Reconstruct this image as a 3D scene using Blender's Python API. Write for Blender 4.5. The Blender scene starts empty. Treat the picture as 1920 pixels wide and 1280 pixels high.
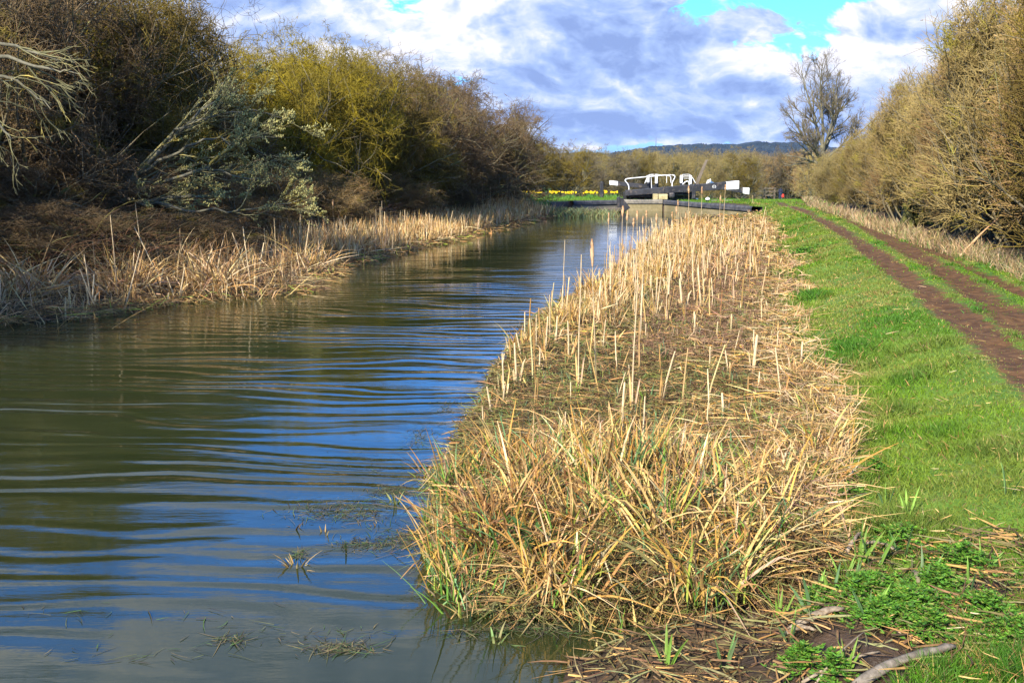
import bpy, math, random
import numpy as np
from math import radians, sin, cos, pi, atan2, sqrt

C = bpy.context.scene.collection
random.seed(7)
RNG = np.random.default_rng(11)

# ------------------------------------------------------------------ camera
CAMH, PITCH, F = 1.85, radians(9.58), 1867.0
cam = bpy.data.cameras.new('camera'); camo = bpy.data.objects.new('camera', cam); C.objects.link(camo)
camo.location = (0, 0, CAMH); camo.rotation_euler = (radians(90) - PITCH, 0, 0)
cam.sensor_width = 36; cam.lens = 35.0; cam.clip_start = 0.1; cam.clip_end = 20000
bpy.context.scene.camera = camo
SC = bpy.context.scene
SC.view_settings.view_transform = 'Standard'; SC.view_settings.look = 'None'
SC.view_settings.gamma = 1.0; SC.view_settings.exposure = 1.22
SC.render.film_transparent = False
SC.cycles.max_bounces = 5; SC.cycles.diffuse_bounces = 2; SC.cycles.glossy_bounces = 3
SC.cycles.transmission_bounces = 2; SC.cycles.caustics_reflective = False; SC.cycles.caustics_refractive = False

# ------------------------------------------------------------------ sun and sky
SUN_EL, SUN_DIR = radians(35), (-0.52, -0.85)
sv = np.array([SUN_DIR[0], SUN_DIR[1], 0.0]); sv /= np.linalg.norm(sv)
sv = np.array([sv[0] * cos(SUN_EL), sv[1] * cos(SUN_EL), sin(SUN_EL)])
sun = bpy.data.lights.new('sun', 'SUN'); suno = bpy.data.objects.new('sun', sun); C.objects.link(suno)
sun.energy = 5.0; sun.angle = radians(0.5); sun.color = (1.0, 0.93, 0.82)
from mathutils import Vector
suno.rotation_euler = Vector(tuple(-sv)).to_track_quat('-Z', 'Y').to_euler()
suno.location = (-20, -10, 30)


class NT:
    """small helper round a node tree"""
    def __init__(s, tree): s.t = tree; s.n = tree.nodes; s.l = tree.links
    def new(s, typ, **kw):
        nd = s.n.new(typ)
        for k, v in kw.items(): setattr(nd, k, v)
        return nd
    def put(s, sock, v):
        if v is None: return
        if hasattr(v, 'is_output'): s.l.new(v, sock)
        else: sock.default_value = v
    def m(s, op, a, b=None, c=None, clamp=False):
        nd = s.new('ShaderNodeMath', operation=op); nd.use_clamp = clamp
        s.put(nd.inputs[0], a); s.put(nd.inputs[1], b); s.put(nd.inputs[2], c); return nd.outputs[0]
    def mix(s, f, a, b, mode='MIX'):
        nd = s.new('ShaderNodeMix', data_type='RGBA', blend_type=mode)
        s.put(nd.inputs[0], f); s.put(nd.inputs[6], a); s.put(nd.inputs[7], b); return nd.outputs[2]
    def noise(s, vec, scale, detail=4, rough=.55, dist=0.0, dim='3D'):
        nd = s.new('ShaderNodeTexNoise', noise_dimensions=dim)
        s.put(nd.inputs['Vector'], vec); nd.inputs['Scale'].default_value = scale
        nd.inputs['Detail'].default_value = detail; nd.inputs['Roughness'].default_value = rough
        nd.inputs['Distortion'].default_value = dist; return nd.outputs[0]
    def mr(s, v, a, b, c=0.0, d=1.0, smooth=True):
        nd = s.new('ShaderNodeMapRange'); nd.interpolation_type = 'SMOOTHSTEP' if smooth else 'LINEAR'
        s.put(nd.inputs[0], v)
        for i, q in enumerate((a, b, c, d)): nd.inputs[i + 1].default_value = q
        return nd.outputs[0]
    def comb(s, x, y, z=0.0):
        nd = s.new('ShaderNodeCombineXYZ'); s.put(nd.inputs[0], x); s.put(nd.inputs[1], y); s.put(nd.inputs[2], z); return nd.outputs[0]
    def sep(s, v):
        nd = s.new('ShaderNodeSeparateXYZ'); s.put(nd.inputs[0], v); return nd.outputs
    def vm(s, op, a, b=None):
        nd = s.new('ShaderNodeVectorMath', operation=op); s.put(nd.inputs[0], a); s.put(nd.inputs[1], b); return nd.outputs[0]


def c4(c): return (c[0], c[1], c[2], 1.0)


def make_world():
    w = bpy.data.worlds.new('World'); SC.world = w; w.use_nodes = True
    T = NT(w.node_tree); T.n.clear()
    out = T.new('ShaderNodeOutputWorld'); bg = T.new('ShaderNodeBackground')
    T.l.new(bg.outputs[0], out.inputs[0]); bg.inputs[1].default_value = 0.078
    sky = T.new('ShaderNodeTexSky', sky_type='NISHITA'); sky.sun_disc = False
    sky.sun_elevation = SUN_EL; sky.sun_rotation = atan2(sv[0], sv[1]); sky.altitude = 100
    sky.air_density = 1.0; sky.dust_density = 0.3; sky.ozone_density = 3.0
    tc = T.new('ShaderNodeTexCoord'); x, y, z = T.sep(tc.outputs['Generated'])
    zc = T.m('MAXIMUM', z, 0.0)
    az = T.m('ARCTAN2', x, y); el = T.m('ARCSINE', T.m('MINIMUM', zc, 1.0))
    # a layer of cumulus: directions laid out on a high flat sheet, so clouds flatten and shrink towards the horizon
    inv = T.m('DIVIDE', 1.0, T.m('ADD', zc, 0.75))
    pl = T.comb(T.m('MULTIPLY', T.m('MULTIPLY', x, inv), 1.0), T.m('MULTIPLY', T.m('MULTIPLY', y, inv), 1.45), 0.0)
    wv = T.new('ShaderNodeTexNoise'); T.put(wv.inputs['Vector'], pl); wv.inputs['Scale'].default_value = 6.0; wv.inputs['Detail'].default_value = 3
    wob = T.vm('SCALE', T.vm('SUBTRACT', wv.outputs['Color'], (.5, .5, .5))); wob.node.inputs['Scale'].default_value = .10
    plw = T.vm('ADD', pl, wob)
    def cl(p):              # heaped: a soft base plus rounded billows with creases between them
        a = T.noise(p, 5.0, 4, .5, .05)
        b1 = T.m('ABSOLUTE', T.m('SUBTRACT', T.noise(p, 9.5, 1, .5), .5)); b2 = T.m('ABSOLUTE', T.m('SUBTRACT', T.noise(p, 22.0, 4, .6), .5))
        return T.m('SUBTRACT', T.m('ADD', a, T.m('MULTIPLY', b1, .85)), T.m('SUBTRACT', .10, T.m('MULTIPLY', b2, .65)))
    base = cl(plw)
    lit = cl(T.vm('ADD', plw, (-0.012, 0.022, 0.0)))
    fine = T.noise(plw, 34.0, 4, .6, .2)
    # big masses, in azimuth and elevation
    def blob(a0, e0, sa, se, amp):
        u = T.m('DIVIDE', T.m('SUBTRACT', az, radians(a0)), radians(sa)); v = T.m('DIVIDE', T.m('SUBTRACT', el, radians(e0)), radians(se))
        r = T.m('ADD', T.m('MULTIPLY', u, u), T.m('MULTIPLY', v, v))
        return T.m('MULTIPLY', T.m('EXPONENT', T.m('MULTIPLY', r, -1.0)), amp)
    def total(bl):
        s = bl[0]
        for b in bl[1:]: s = T.m('ADD', s, b)
        return s
    cover = total([blob(7, .8, 15, .75, -.26), blob(-8, 7.5, 9, 5.0, .26), blob(3, 6, 7, 3.4, .26), blob(16, 5.6, 8, 2.8, .20), blob(24, 5.5, 5, 4, .22), blob(19, 8.3, 4, .9, .14), blob(6, 3.2, 14, 1.6, .14), blob(15, 1.9, 10, 1.0, .06),
                   blob(20, 10.0, 5, 1.0, -.14), blob(15, 9.5, 4, .9, -.06), blob(12.5, 6.7, 3.5, .55, -.10),
                   blob(-14, 16.3, 45, 4.4, -.46), blob(-4, 30, 40, 8, .38), blob(17, 14, 8, 3.5, .15), blob(-25, 6, 9, 5, .15)])
    dens = T.m('ADD', base, cover)
    mask = T.mr(dens, .49, .57)
    relief = T.m('MULTIPLY', T.m('SUBTRACT', base, lit), 3.4)
    thick = T.mr(dens, .60, .98)
    grey = total([blob(0, 66, 400, 28, .30), blob(6, 6.2, 6.5, 2.2, .46), blob(-3, 4.4, 4.5, .9, .30), blob(8, 9.8, 6, 1.3, .25), blob(8, 2.6, 11, 1.2, .50), blob(-7, 3.2, 6, 1.2, .25), blob(19, 2.2, 6, .8, .28), blob(18.5, 7.2, 3, .45, .35), blob(22.5, 7.0, 2.5, .4, .35),  # first blob: unseen overhead grey, added to dim the sky's fill light
                  blob(-10, 6.9, 5, 2.4, -.30), blob(-4.5, 7.9, 3.4, 1.9, -.50), blob(14.5, 6.3, 5, 1.1, -.50), blob(12, 5.2, 3, .6, -.40), blob(0.8, 2.55, 1.6, .45, -.75), blob(3.5, 3.9, 4.5, .35, -.55),
                  blob(14.2, 2.9, 1.3, .8, -.80), blob(21, 5.9, 4, 1.2, -.40), blob(20, 8.4, 3, .7, -.30), blob(-14, 9, 5, 1.6, .25), blob(5, 1.2, 9, .35, -.25)])
    br = T.m('ADD', T.m('ADD', T.m('SUBTRACT', .62, T.m('MULTIPLY', thick, .42)), relief), T.m('SUBTRACT', T.m('MULTIPLY', T.m('SUBTRACT', fine, .5), .55), grey))
    br = T.mr(br, -0.18, 1.00, 0, 1, False)
    k = 10.0                       # world strength is 0.1
    cr = T.new('ShaderNodeValToRGB'); T.l.new(br, cr.inputs[0])
    e = cr.color_ramp.elements
    e[0].position = 0; e[0].color = (.19, .27, .50, 1); e[1].position = 1; e[1].color = (.66, .66, .72, 1)
    q = cr.color_ramp.elements.new(.35); q.color = (.27, .37, .62, 1)
    q = cr.color_ramp.elements.new(.68); q.color = (.43, .50, .68, 1)
    cloud = T.mix(1.0, cr.outputs[0], (k * .90, k * .90, k * .92, 1), 'MULTIPLY')
    # clear sky: brighter and milky near the horizon, deep blue above
    blue = T.mix(1.0, sky.outputs[0], (.45, 1.28, 2.35, 1), 'MULTIPLY')
    low = T.mr(el, 0.0, radians(5.5))
    sky_c = T.mix(low, (2.1, 3.3, 6.0, 1), blue)
    col = T.mix(mask, sky_c, cloud)
    T.l.new(col, bg.inputs[0])
make_world()

# ------------------------------------------------------------------ pixel helpers (the photograph's 1920x1280 frame)
CP, SP = cos(PITCH), sin(PITCH)
def raydir(px, py):
    r = (px - 960) / F; u = (640 - py) / F
    return np.array([r, CP + u * SP, -SP + u * CP])
def W(px, py, z=0.0):
    d = raydir(px, py); t = (z - CAMH) / d[2]
    return np.array([d[0] * t, d[1] * t, z])
def D(px, py, y):
    d = raydir(px, py); t = y / d[1]
    return np.array([d[0] * t, y, CAMH + d[2] * t])

# ------------------------------------------------------------------ noise
def _h(ix, iy, s):
    n = (ix * 374761393 + iy * 668265263 + s * 974634777) & 0xffffffff
    n = ((n ^ (n >> 13)) * 1274126177) & 0xffffffff
    return ((n ^ (n >> 16)) & 0xffff) / 65535.0
def vnoise(x, y, s=0):
    x = np.asarray(x, float); y = np.asarray(y, float)
    ix = np.floor(x).astype(np.int64); iy = np.floor(y).astype(np.int64); fx = x - ix; fy = y - iy
    fx = fx * fx * (3 - 2 * fx); fy = fy * fy * (3 - 2 * fy)
    a = _h(ix, iy, s); b = _h(ix + 1, iy, s); c = _h(ix, iy + 1, s); d = _h(ix + 1, iy + 1, s)
    return (a * (1 - fx) + b * fx) * (1 - fy) + (c * (1 - fx) + d * fx) * fy
def fbm(x, y, s=0, o=4):
    v = 0; a = .5
    for i in range(o): v = v + a * vnoise(x * 2**i, y * 2**i, s + i); a *= .5
    return v / (1 - .5**o)
def sst(a, b, v):
    t = np.clip((v - a) / (b - a), 0, 1); return t * t * (3 - 2 * t)

# ------------------------------------------------------------------ lie of the land: edges of the canal, of the reed bed, of the path
def table(pts, z, pre=(), post=()):
    q = [tuple(p) for p in pre] + [(W(a, b, z)[1], W(a, b, z)[0]) for a, b in pts] + [tuple(p) for p in post]
    q.sort(); return np.array(q)
LT = table([(0, 606), (120, 598), (300, 570), (420, 558), (530, 550), (600, 515), (640, 497), (700, 482), (760, 468), (850, 448), (930, 428), (1000, 412), (1050, 404)],
           0, pre=[(-40, -9.), (0, -8.5), (6, -7.6), (10, -7.0)], post=[(47.2, 1.9), (47.9, 2.55), (49.3, 5.0), (50.2, 5.3)])
RT = table([(1045, 1300), (1060, 1250), (1150, 1222), (1400, 1200), (1430, 1180), (1340, 1168), (1100, 1150), (920, 1125), (838, 1095), (800, 1030), (788, 950), (800, 880), (820, 810),
            (862, 765), (885, 700), (925, 650), (985, 590), (1060, 543), (1110, 505), (1150, 470), (1185, 442), (1230, 424), (1300, 414)],
           0, pre=[(-40, 3), (0, 1.2), (2.5, .4)], post=[(39.6, 9.9), (40.3, 9.75), (49.2, 7.85), (50.2, 7.85)])
GT = table([(1720, 1290), (1660, 1200), (1610, 1100), (1600, 1010), (1600, 900), (1590, 800), (1562, 700), (1540, 620), (1510, 540), (1480, 470), (1452, 425), (1405, 392)],
           .3, pre=[(-40, 4.5), (0, 2.2)], post=[(50.2, 9.4), (60, 9.8), (200, 12)])
HT = table([(2100, 590), (1920, 505), (1800, 468), (1700, 440), (1640, 419), (1600, 404)],
           .6, pre=[(-40, 3.6), (0, 5.2)], post=[(41, 12.3), (52, 15.2), (60, 18.4), (75, 23.8), (110, 35.5), (158, 51), (250, 70)])
R1 = table([(2100, 850), (1990, 755), (1920, 695), (1800, 600), (1700, 525), (1620, 465), (1560, 425), (1510, 398), (1470, 385)], .5, pre=[(0, 1.6)], post=[(60, 15)])
R2 = table([(2100, 720), (1990, 655), (1920, 610), (1840, 560), (1760, 505), (1700, 470), (1640, 435), (1590, 412), (1530, 390)], .5, pre=[(0, 2.6)], post=[(60, 15.8)])
R3 = table([(2100, 650), (1990, 590), (1920, 553), (1830, 510), (1760, 478), (1690, 445), (1640, 425), (1590, 405)], .5, pre=[(0, 3.4)], post=[(60, 16.6)])
def ev(T, y): return np.interp(y, T[:, 0], T[:, 1])
LOCKY = 50.2
def jag(y, s): return (fbm(y * 1.7, y * 0 + 3.3, s, 4) - .5) * np.clip(y * .05 - .12, .07, .8) * (1 - sst(38, 42, y))
def Lx(y): return ev(LT, y) + jag(y, 5)
def Rx(y): return ev(RT, y) + jag(y, 9) * .45 + (.06 + .022 * y) * sst(3.95, 4.25, y) * (1 - sst(33, 39, y))
def Gx(y): return ev(GT, y) - .20 * sst(3.6, 4.2, y) * sst(30, 12, y) + (fbm(y * .9, y * 0, 21, 4) - .5) * .7 * (1 - sst(38, 42, y))
def Hx(y): return ev(HT, y)

def base_far(y):           # the land falls away beyond the lock
    y = np.asarray(y, float)
    z = np.where(y > 50, -(y - 50) * 0.0258, 0.0)
    z = np.where(y > 158, -108 * 0.0258 - (y - 158) * .006, z)
    return np.maximum(z, -6.0)
def ground(x, y):
    x = np.asarray(x, float); y = np.asarray(y, float)
    L, R, G, H = Lx(y), Rx(y), Gx(y), Hx(y)
    G = np.maximum(G, R + .05)
    incan = (x > L) & (x < R) & (y < LOCKY)
    dl, dr = L - x, x - R
    zl = .03 + .22 * sst(0, 1.6, dl) + .30 * sst(1.5, 5, dl) + (fbm(x * 1.2, y * 1.2, 3) - .5) * .12 * sst(.1, 1, dl)
    fr = np.clip((x - R) / (G - R), 0, 1)
    lum = (fbm(x * 2.6, y * 2.6, 31, 3) - .45) * .10
    tip = .13 * np.exp(-((x - .75) / .75) ** 2 - ((y - 4.75) / .75) ** 2) * sst(.0, .30, dr)
    zr = tip + .02 + .10 * sst(0, .35, dr) + .17 * sst(.55, 1.1, fr) + lum * sst(0, .4, dr) * (1 - sst(.9, 1.1, fr))
    hg = np.clip((x - G) / np.maximum(H - G, .3), 0, 3)
    zr = zr + (fbm(x * 9, y * 9, 14, 4) - .5) * .07 * sst(4.2, 3.8, y) * sst(0, .1, dr)
    zr = zr + .26 * sst(0, .45, hg) + (fbm(x * 3, y * 3, 41, 3) - .5) * .035 * sst(0, .1, hg) + .15 * sst(.9, 1.6, hg)
    for T in (R1, R2, R3):
        zr = zr - .035 * np.exp(-((x - ev(T, y)) / .16) ** 2) * sst(55, 40, y)
    zc = -.04 - .5 * sst(0, .7, np.minimum(-dl, -dr))
    z = np.where(x < L, zl, np.where(x > R, zr, zc))
    z = np.where(incan, zc, z)
    flat = .52 + .14 * sst(50, 60, y) * sst(9, 6, x) - .02 * sst(6, 9, x)
    k = sst(38, 44, y)
    up = (x <= L) | (x >= R) | (y >= LOCKY)
    k = np.where(x <= L, k * sst(.3, 2.2, np.maximum(dl, (y - 46.6) * 3)), k)
    z = np.where(up & (y > 38), z * (1 - k) + flat * k, z)
    return z + base_far(y)

# ------------------------------------------------------------------ mesh helpers
def mesh_np(name, V, Fc, mat=None, parent=None, col=None, smooth=True, link=True):
    me = bpy.data.meshes.new(name)
    V = np.ascontiguousarray(V, dtype=np.float32); Fc = np.ascontiguousarray(Fc, dtype=np.int32)
    k = Fc.shape[1]; n = len(Fc)
    me.vertices.add(len(V)); me.vertices.foreach_set('co', V.ravel())
    me.loops.add(n * k); me.loops.foreach_set('vertex_index', Fc.ravel())
    me.polygons.add(n); me.polygons.foreach_set('loop_start', np.arange(0, n * k, k, dtype=np.int32))
    me.polygons.foreach_set('use_smooth', np.full(n, smooth))
    me.update(calc_edges=True)
    if col is not None:
        ca = me.color_attributes.new('Col', 'FLOAT_COLOR', 'POINT')
        cc = np.ones((len(V), 4), np.float32); cc[:, :3] = col
        ca.data.foreach_set('color', cc.ravel())
    if mat: me.materials.append(mat)
    o = bpy.data.objects.new(name, me)
    if link: C.objects.link(o)
    if parent: o.parent = parent
    return o

def nrm(v): return v / np.maximum(np.linalg.norm(v, axis=-1, keepdims=True), 1e-9)

def tubes(P, R, S=3, col=None):
    """P (N,K,3), R (N,K) -> verts, quads, vertex colours"""
    N, K, _ = P.shape
    d = np.gradient(P, axis=1) if K > 2 else np.repeat((P[:, 1:] - P[:, :1]), 2, 1)
    d = nrm(d)
    ref = np.where(np.abs(d[:, :1, 2:3]) > .9, np.array([1., 0, 0]), np.array([0, 0, 1.]))
    u = nrm(np.cross(d, np.broadcast_to(ref, d.shape))); v = np.cross(d, u)
    a = np.arange(S) * 2 * pi / S
    ring = (u[:, :, None, :] * np.cos(a)[None, None, :, None] + v[:, :, None, :] * np.sin(a)[None, None, :, None]) * R[:, :, None, None]
    V = (P[:, :, None, :] + ring).reshape(-1, 3)
    i = (np.arange(N)[:, None, None] * K + np.arange(K - 1)[None, :, None]) * S; s = np.arange(S)[None, None, :]; s2 = (s + 1) % S
    Fq = np.stack([i + s, i + s2, i + S + s2, i + S + s], -1).reshape(-1, 4)
    cc = None if col is None else np.repeat(col, K * S, 0)
    return V, Fq, cc

def ribbons(B, Dr, L, Wd, K=4, bend=None, kink=None, kdir=None, col=None, roll=None, tip=.15, fold=False, tipcol=None):
    """leaf blades: base B, direction Dr, length L, width Wd; bend = vector added with t^2; kink = t past which the leaf follows kdir"""
    N = len(B); t = np.linspace(0, 1, K)[None, :, None]
    Ln = L[:, None, None]
    P = B[:, None, :] + Dr[:, None, :] * Ln * t
    if bend is not None: P = P + bend[:, None, :] * Ln * t ** 2
    if kink is not None:
        tk = kink[:, None, None]
        P = P + np.where(t > tk, (t - tk), 0) * Ln * (kdir - Dr)[:, None, :]
    side = np.cross(Dr, nrm(RNG.normal(size=(N, 3)) + (0 if roll is None else roll)))
    side = nrm(side)[:, None, :]
    wp = np.interp(np.linspace(0, 1, K), [0, .25, .7, 1], [.75, 1, .75, tip])[None, :, None] * Wd[:, None, None] * .5
    if fold:
        mid = P + np.cross(np.broadcast_to(Dr[:, None, :], P.shape), np.broadcast_to(side, P.shape)) * wp * .45
        V = np.stack([P - side * wp, mid, P + side * wp], 2).reshape(-1, 3); w = 3
    else:
        V = np.stack([P - side * wp, P + side * wp], 2).reshape(-1, 3); w = 2
    i = (np.arange(N)[:, None, None] * K + np.arange(K - 1)[None, :, None]) * w; s = np.arange(w - 1)[None, None, :]
    Fq = np.stack([i + s, i + s + 1, i + w + s + 1, i + w + s], -1).reshape(-1, 4)
    cc = None
    if col is not None:
        cc = np.repeat(col[:, None, :], K, 1)
        if tipcol is not None:
            tt = np.linspace(0, 1, K)[None, :, None] ** 1.5
            cc = cc * (1 - tt) + tipcol[:, None, :] * tt
        cc = np.repeat(cc, w, 1).reshape(-1, 3)
    return V, Fq, cc

def join(parts):
    V, Fs, Cc, off = [], [], [], 0
    for v, f, c in parts:
        V.append(v); Fs.append(f + off); off += len(v)
        Cc.append(c if c is not None else np.ones((len(v), 3)) * .5)
    return np.concatenate(V), np.concatenate(Fs), np.concatenate(Cc)

def pick(pal, n, w=None, jit=.18):
    pal = np.array(pal); i = RNG.choice(len(pal), n, p=None if w is None else np.array(w) / sum(w))
    return np.clip(pal[i] * (1 + RNG.normal(size=(n, 1)) * jit) * (1 + RNG.normal(size=(n, 3)) * .05), .005, .9)

def blobs(P, r, col=None, stretch=None):
    """little octahedra"""
    o = np.array([[1, 0, 0], [0, 1, 0], [-1, 0, 0], [0, -1, 0], [0, 0, 1], [0, 0, -1.]])
    N = len(P); s = np.ones((N, 3)) if stretch is None else stretch
    V = (P[:, None, :] + o[None] * r[:, None, None] * s[:, None, :]).reshape(-1, 3)
    f = np.array([[0, 1, 4], [1, 2, 4], [2, 3, 4], [3, 0, 4], [1, 0, 5], [2, 1, 5], [3, 2, 5], [0, 3, 5]])
    Fq = (np.arange(N)[:, None, None] * 6 + f[None]).reshape(-1, 3)
    return V, Fq, None if col is None else np.repeat(col, 6, 0)

# ------------------------------------------------------------------ tagging
def tag(o, label=None, cat=None, group=None, kind=None):
    if label: o['label'] = label
    if cat: o['category'] = cat
    if group: o['group'] = group
    if kind: o['kind'] = kind
    return o
def empty(name, loc=(0, 0, 0), rz=0.0, label=None, cat=None, group=None):
    o = bpy.data.objects.new(name, None); C.objects.link(o); o.empty_display_size = .2
    o.location = tuple(float(q) for q in loc); o.rotation_euler = (0, 0, rz)
    return tag(o, label, cat, group)
def copy_tree(o, parent=None):
    c = o.copy(); C.objects.link(c); c.parent = parent
    for ch in list(o.children): copy_tree(ch, c)
    return c

# ------------------------------------------------------------------ materials
def new_mat(name):
    m = bpy.data.materials.new(name); m.use_nodes = True; T = NT(m.node_tree)
    b = T.n['Principled BSDF']; return m, T, b
def mat_col(name, rough=.75, transl=0.0, spec=.3, fine=30., amt=.35):
    """colour from the leaf's own attribute, with fine blotches"""
    m, T, b = new_mat(name)
    at = T.new('ShaderNodeAttribute', attribute_name='Col')
    tc = T.new('ShaderNodeTexCoord')
    n = T.noise(tc.outputs['Object'], fine, 3)
    k = T.mr(n, .3, .7, 1 - amt, 1 + amt, False)
    col = T.mix(1.0, at.outputs[0], T.comb(k, k, k), 'MULTIPLY')
    T.l.new(col, b.inputs['Base Color']); b.inputs['Roughness'].default_value = rough; b.inputs['Specular IOR Level'].default_value = spec
    if transl > 0:
        tr = T.new('ShaderNodeBsdfTranslucent'); T.l.new(col, tr.inputs[0])
        ms = T.new('ShaderNodeMixShader'); ms.inputs[0].default_value = transl
        T.l.new(b.outputs[0], ms.inputs[1]); T.l.new(tr.outputs[0], ms.inputs[2])
        T.l.new(ms.outputs[0], T.n['Material Output'].inputs[0])
    return m
def mat_two(name, c1, c2, s1=1.0, s2=12., rough=.8, lo=.4, hi=.6, spec=.2, bump=0.0, c3=None, s3=3.0, vary=0.0):
    """two colours in patches, a third in spots; object coordinates"""
    m, T, b = new_mat(name)
    tc = T.new('ShaderNodeTexCoord'); v = tc.outputs['Object']
    if vary:
        oi = T.new('ShaderNodeObjectInfo'); v = T.vm('ADD', v, T.vm('SCALE', T.comb(oi.outputs['Random'], oi.outputs['Random'], 0.0)))
    n1 = T.noise(v, s1, 5); n2 = T.noise(v, s2, 4)
    f = T.mr(T.m('ADD', T.m('MULTIPLY', n1, .65), T.m('MULTIPLY', n2, .35)), lo, hi)
    col = T.mix(f, c4(c1), c4(c2))
    if c3 is not None: col = T.mix(T.mr(T.noise(v, s3, 5, .6), .55, .66), col, c4(c3))
    if vary:
        k = T.m('ADD', 1 - vary, T.m('MULTIPLY', oi.outputs['Random'], 2 * vary)); col = T.mix(1.0, col, T.comb(k, k, k), 'MULTIPLY')
    T.l.new(col, b.inputs['Base Color']); b.inputs['Roughness'].default_value = rough; b.inputs['Specular IOR Level'].default_value = spec
    if bump:
        bp = T.new('ShaderNodeBump'); bp.inputs['Strength'].default_value = 1.0; bp.inputs['Distance'].default_value = bump
        T.l.new(n2, bp.inputs['Height']); T.l.new(bp.outputs[0], b.inputs['Normal'])
    return m

M_LEAF = mat_col('dry_reed', .6, .22, .3, 25, .25)
M_GREEN = mat_col('green_blade', .6, .22, .22, 20, .2)
M_LITTER = mat_col('litter', .8, .1, .15, 30, .3)
M_HEAD = mat_two('seed_head_brown', (.27, .14, .06), (.50, .32, .17), 8, 60, .95)
M_FLOWER = mat_two('daffodil_yellow', (.80, .55, .01), (.85, .68, .03), 6, 40, .5)
M_BARK = mat_two('bark_grey_brown', (.11, .088, .05), (.21, .175, .10), 1.5, 22, .9, bump=.01, c3=(.17, .17, .05), s3=2.5)
M_BARKP = mat_two('bark_pale', (.085, .078, .05), (.165, .15, .10), 1.5, 25, .85, bump=.006, c3=(.17, .14, .03), s3=3)
M_BLACK = mat_two('black_paint', (.012, .012, .014), (.03, .03, .033), 2, 18, .55, spec=.4, c3=(.09, .07, .055), s3=5)
M_WHITE = mat_two('white_paint', (.74, .74, .72), (.82, .82, .80), 2, 25, .5, spec=.4)
M_STONE = mat_two('coping_stone', (.12, .11, .09), (.24, .21, .16), 1.2, 14, .9, bump=.01)
M_COPE = mat_two('dark_coping', (.035, .037, .045), (.09, .088, .09), 3, 20, .8, bump=.008)
M_WALL = mat_two('canal_wall', (.17, .14, .07), (.27, .22, .12), .8, 9, .9, lo=.35, hi=.65, bump=.01, c3=(.10, .11, .04), s3=1.3)
M_TIMBER = mat_two('weathered_timber', (.09, .07, .05), (.17, .135, .095), 2, 20, .9, bump=.006)
M_ROPE = mat_two('galvanised_tube', (.70, .70, .68), (.80, .80, .78), 3, 20, .45, spec=.5)

def twig_mat(name, c1, c2, c3=None, s3=.9):
    return mat_two(name, c1, c2, .8, 7., .85, .40, .60, .15, 0, c3, s3, vary=.15)
TW = {
    'brown': twig_mat('twigs_brown', (0.101, 0.064, 0.030), (0.181, 0.124, 0.060), (0.155, 0.121, 0.020)),
    'olive': twig_mat('twigs_olive', (0.108, 0.074, 0.017), (0.181, 0.134, 0.024), (0.228, 0.168, 0.013)),
    'yellow': twig_mat('twigs_lichen', (0.192, 0.144, 0.020), (0.288, 0.220, 0.020), (0.352, 0.264, 0.012)),
    'grey': twig_mat('twigs_grey', (0.108, 0.081, 0.047), (0.181, 0.148, 0.091), (0.161, 0.128, 0.027)),
    'red': twig_mat('twigs_reddish', (.225, .135, .055), (.32, .215, .085), (.26, .20, .035), 1.8),
    'hedge': twig_mat('twigs_hedge', (.225, .16, .055), (.33, .245, .09), (.27, .23, .03), 1.8),
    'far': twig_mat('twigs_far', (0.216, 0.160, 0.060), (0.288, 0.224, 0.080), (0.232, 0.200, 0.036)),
}

# ------------------------------------------------------------------ ground sheet
def ground_mat():
    m, T, b = new_mat('ground')
    at = T.new('ShaderNodeAttribute', attribute_name='Col')
    tc = T.new('ShaderNodeTexCoord'); v = tc.outputs['Object']
    s = T.sep(at.outputs[0])
    n1 = T.noise(v, .9, 6); n2 = T.noise(v, 9, 5); n3 = T.noise(v, 60, 4)
    grass = T.mix(T.mr(n1, .35, .65), (.055, .120, .012, 1), (.095, .165, .015, 1))
    grass = T.mix(T.mr(n2, .5, .75, 0, .55), grass, (.15, .135, .04, 1))
    soil = T.mix(T.mr(n2, .35, .65), (.060, .027, .009, 1), (.125, .062, .021, 1))
    mud = T.mix(T.mr(n2, .35, .65), (.030, .020, .011, 1), (.072, .045, .026, 1))
    litter = T.mix(T.mr(n2, .4, .62), (.028, .020, .009, 1), (.095, .065, .03, 1))
    rutm = T.mr(T.m('ADD', T.m('ADD', s[0], T.m('MULTIPLY', T.m('SUBTRACT', n2, .5), 1.3)), T.m('MULTIPLY', T.m('SUBTRACT', n3, .5), .6)), .28, .70)
    col = T.mix(rutm, grass, soil)
    lm = T.mr(T.m('ADD', s[1], T.m('MULTIPLY', T.m('SUBTRACT', n2, .5), .6)), .35, .65)
    col = T.mix(lm, col, litter)
    mm = T.mr(T.m('ADD', s[2], T.m('MULTIPLY', T.m('SUBTRACT', n2, .5), .5)), .4, .6)
    col = T.mix(mm, col, mud)
    T.l.new(col, b.inputs['Base Color'])
    rg = T.mr(s[2], .3, .9, .9, .45); T.l.new(rg, b.inputs['Roughness']); b.inputs['Specular IOR Level'].default_value = .25
    bp = T.new('ShaderNodeBump'); bp.inputs['Distance'].default_value = .03
    T.l.new(T.m('ADD', n2, T.m('MULTIPLY', n3, .4)), bp.inputs['Height']); T.l.new(bp.outputs[0], b.inputs['Normal'])
    return m

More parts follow.
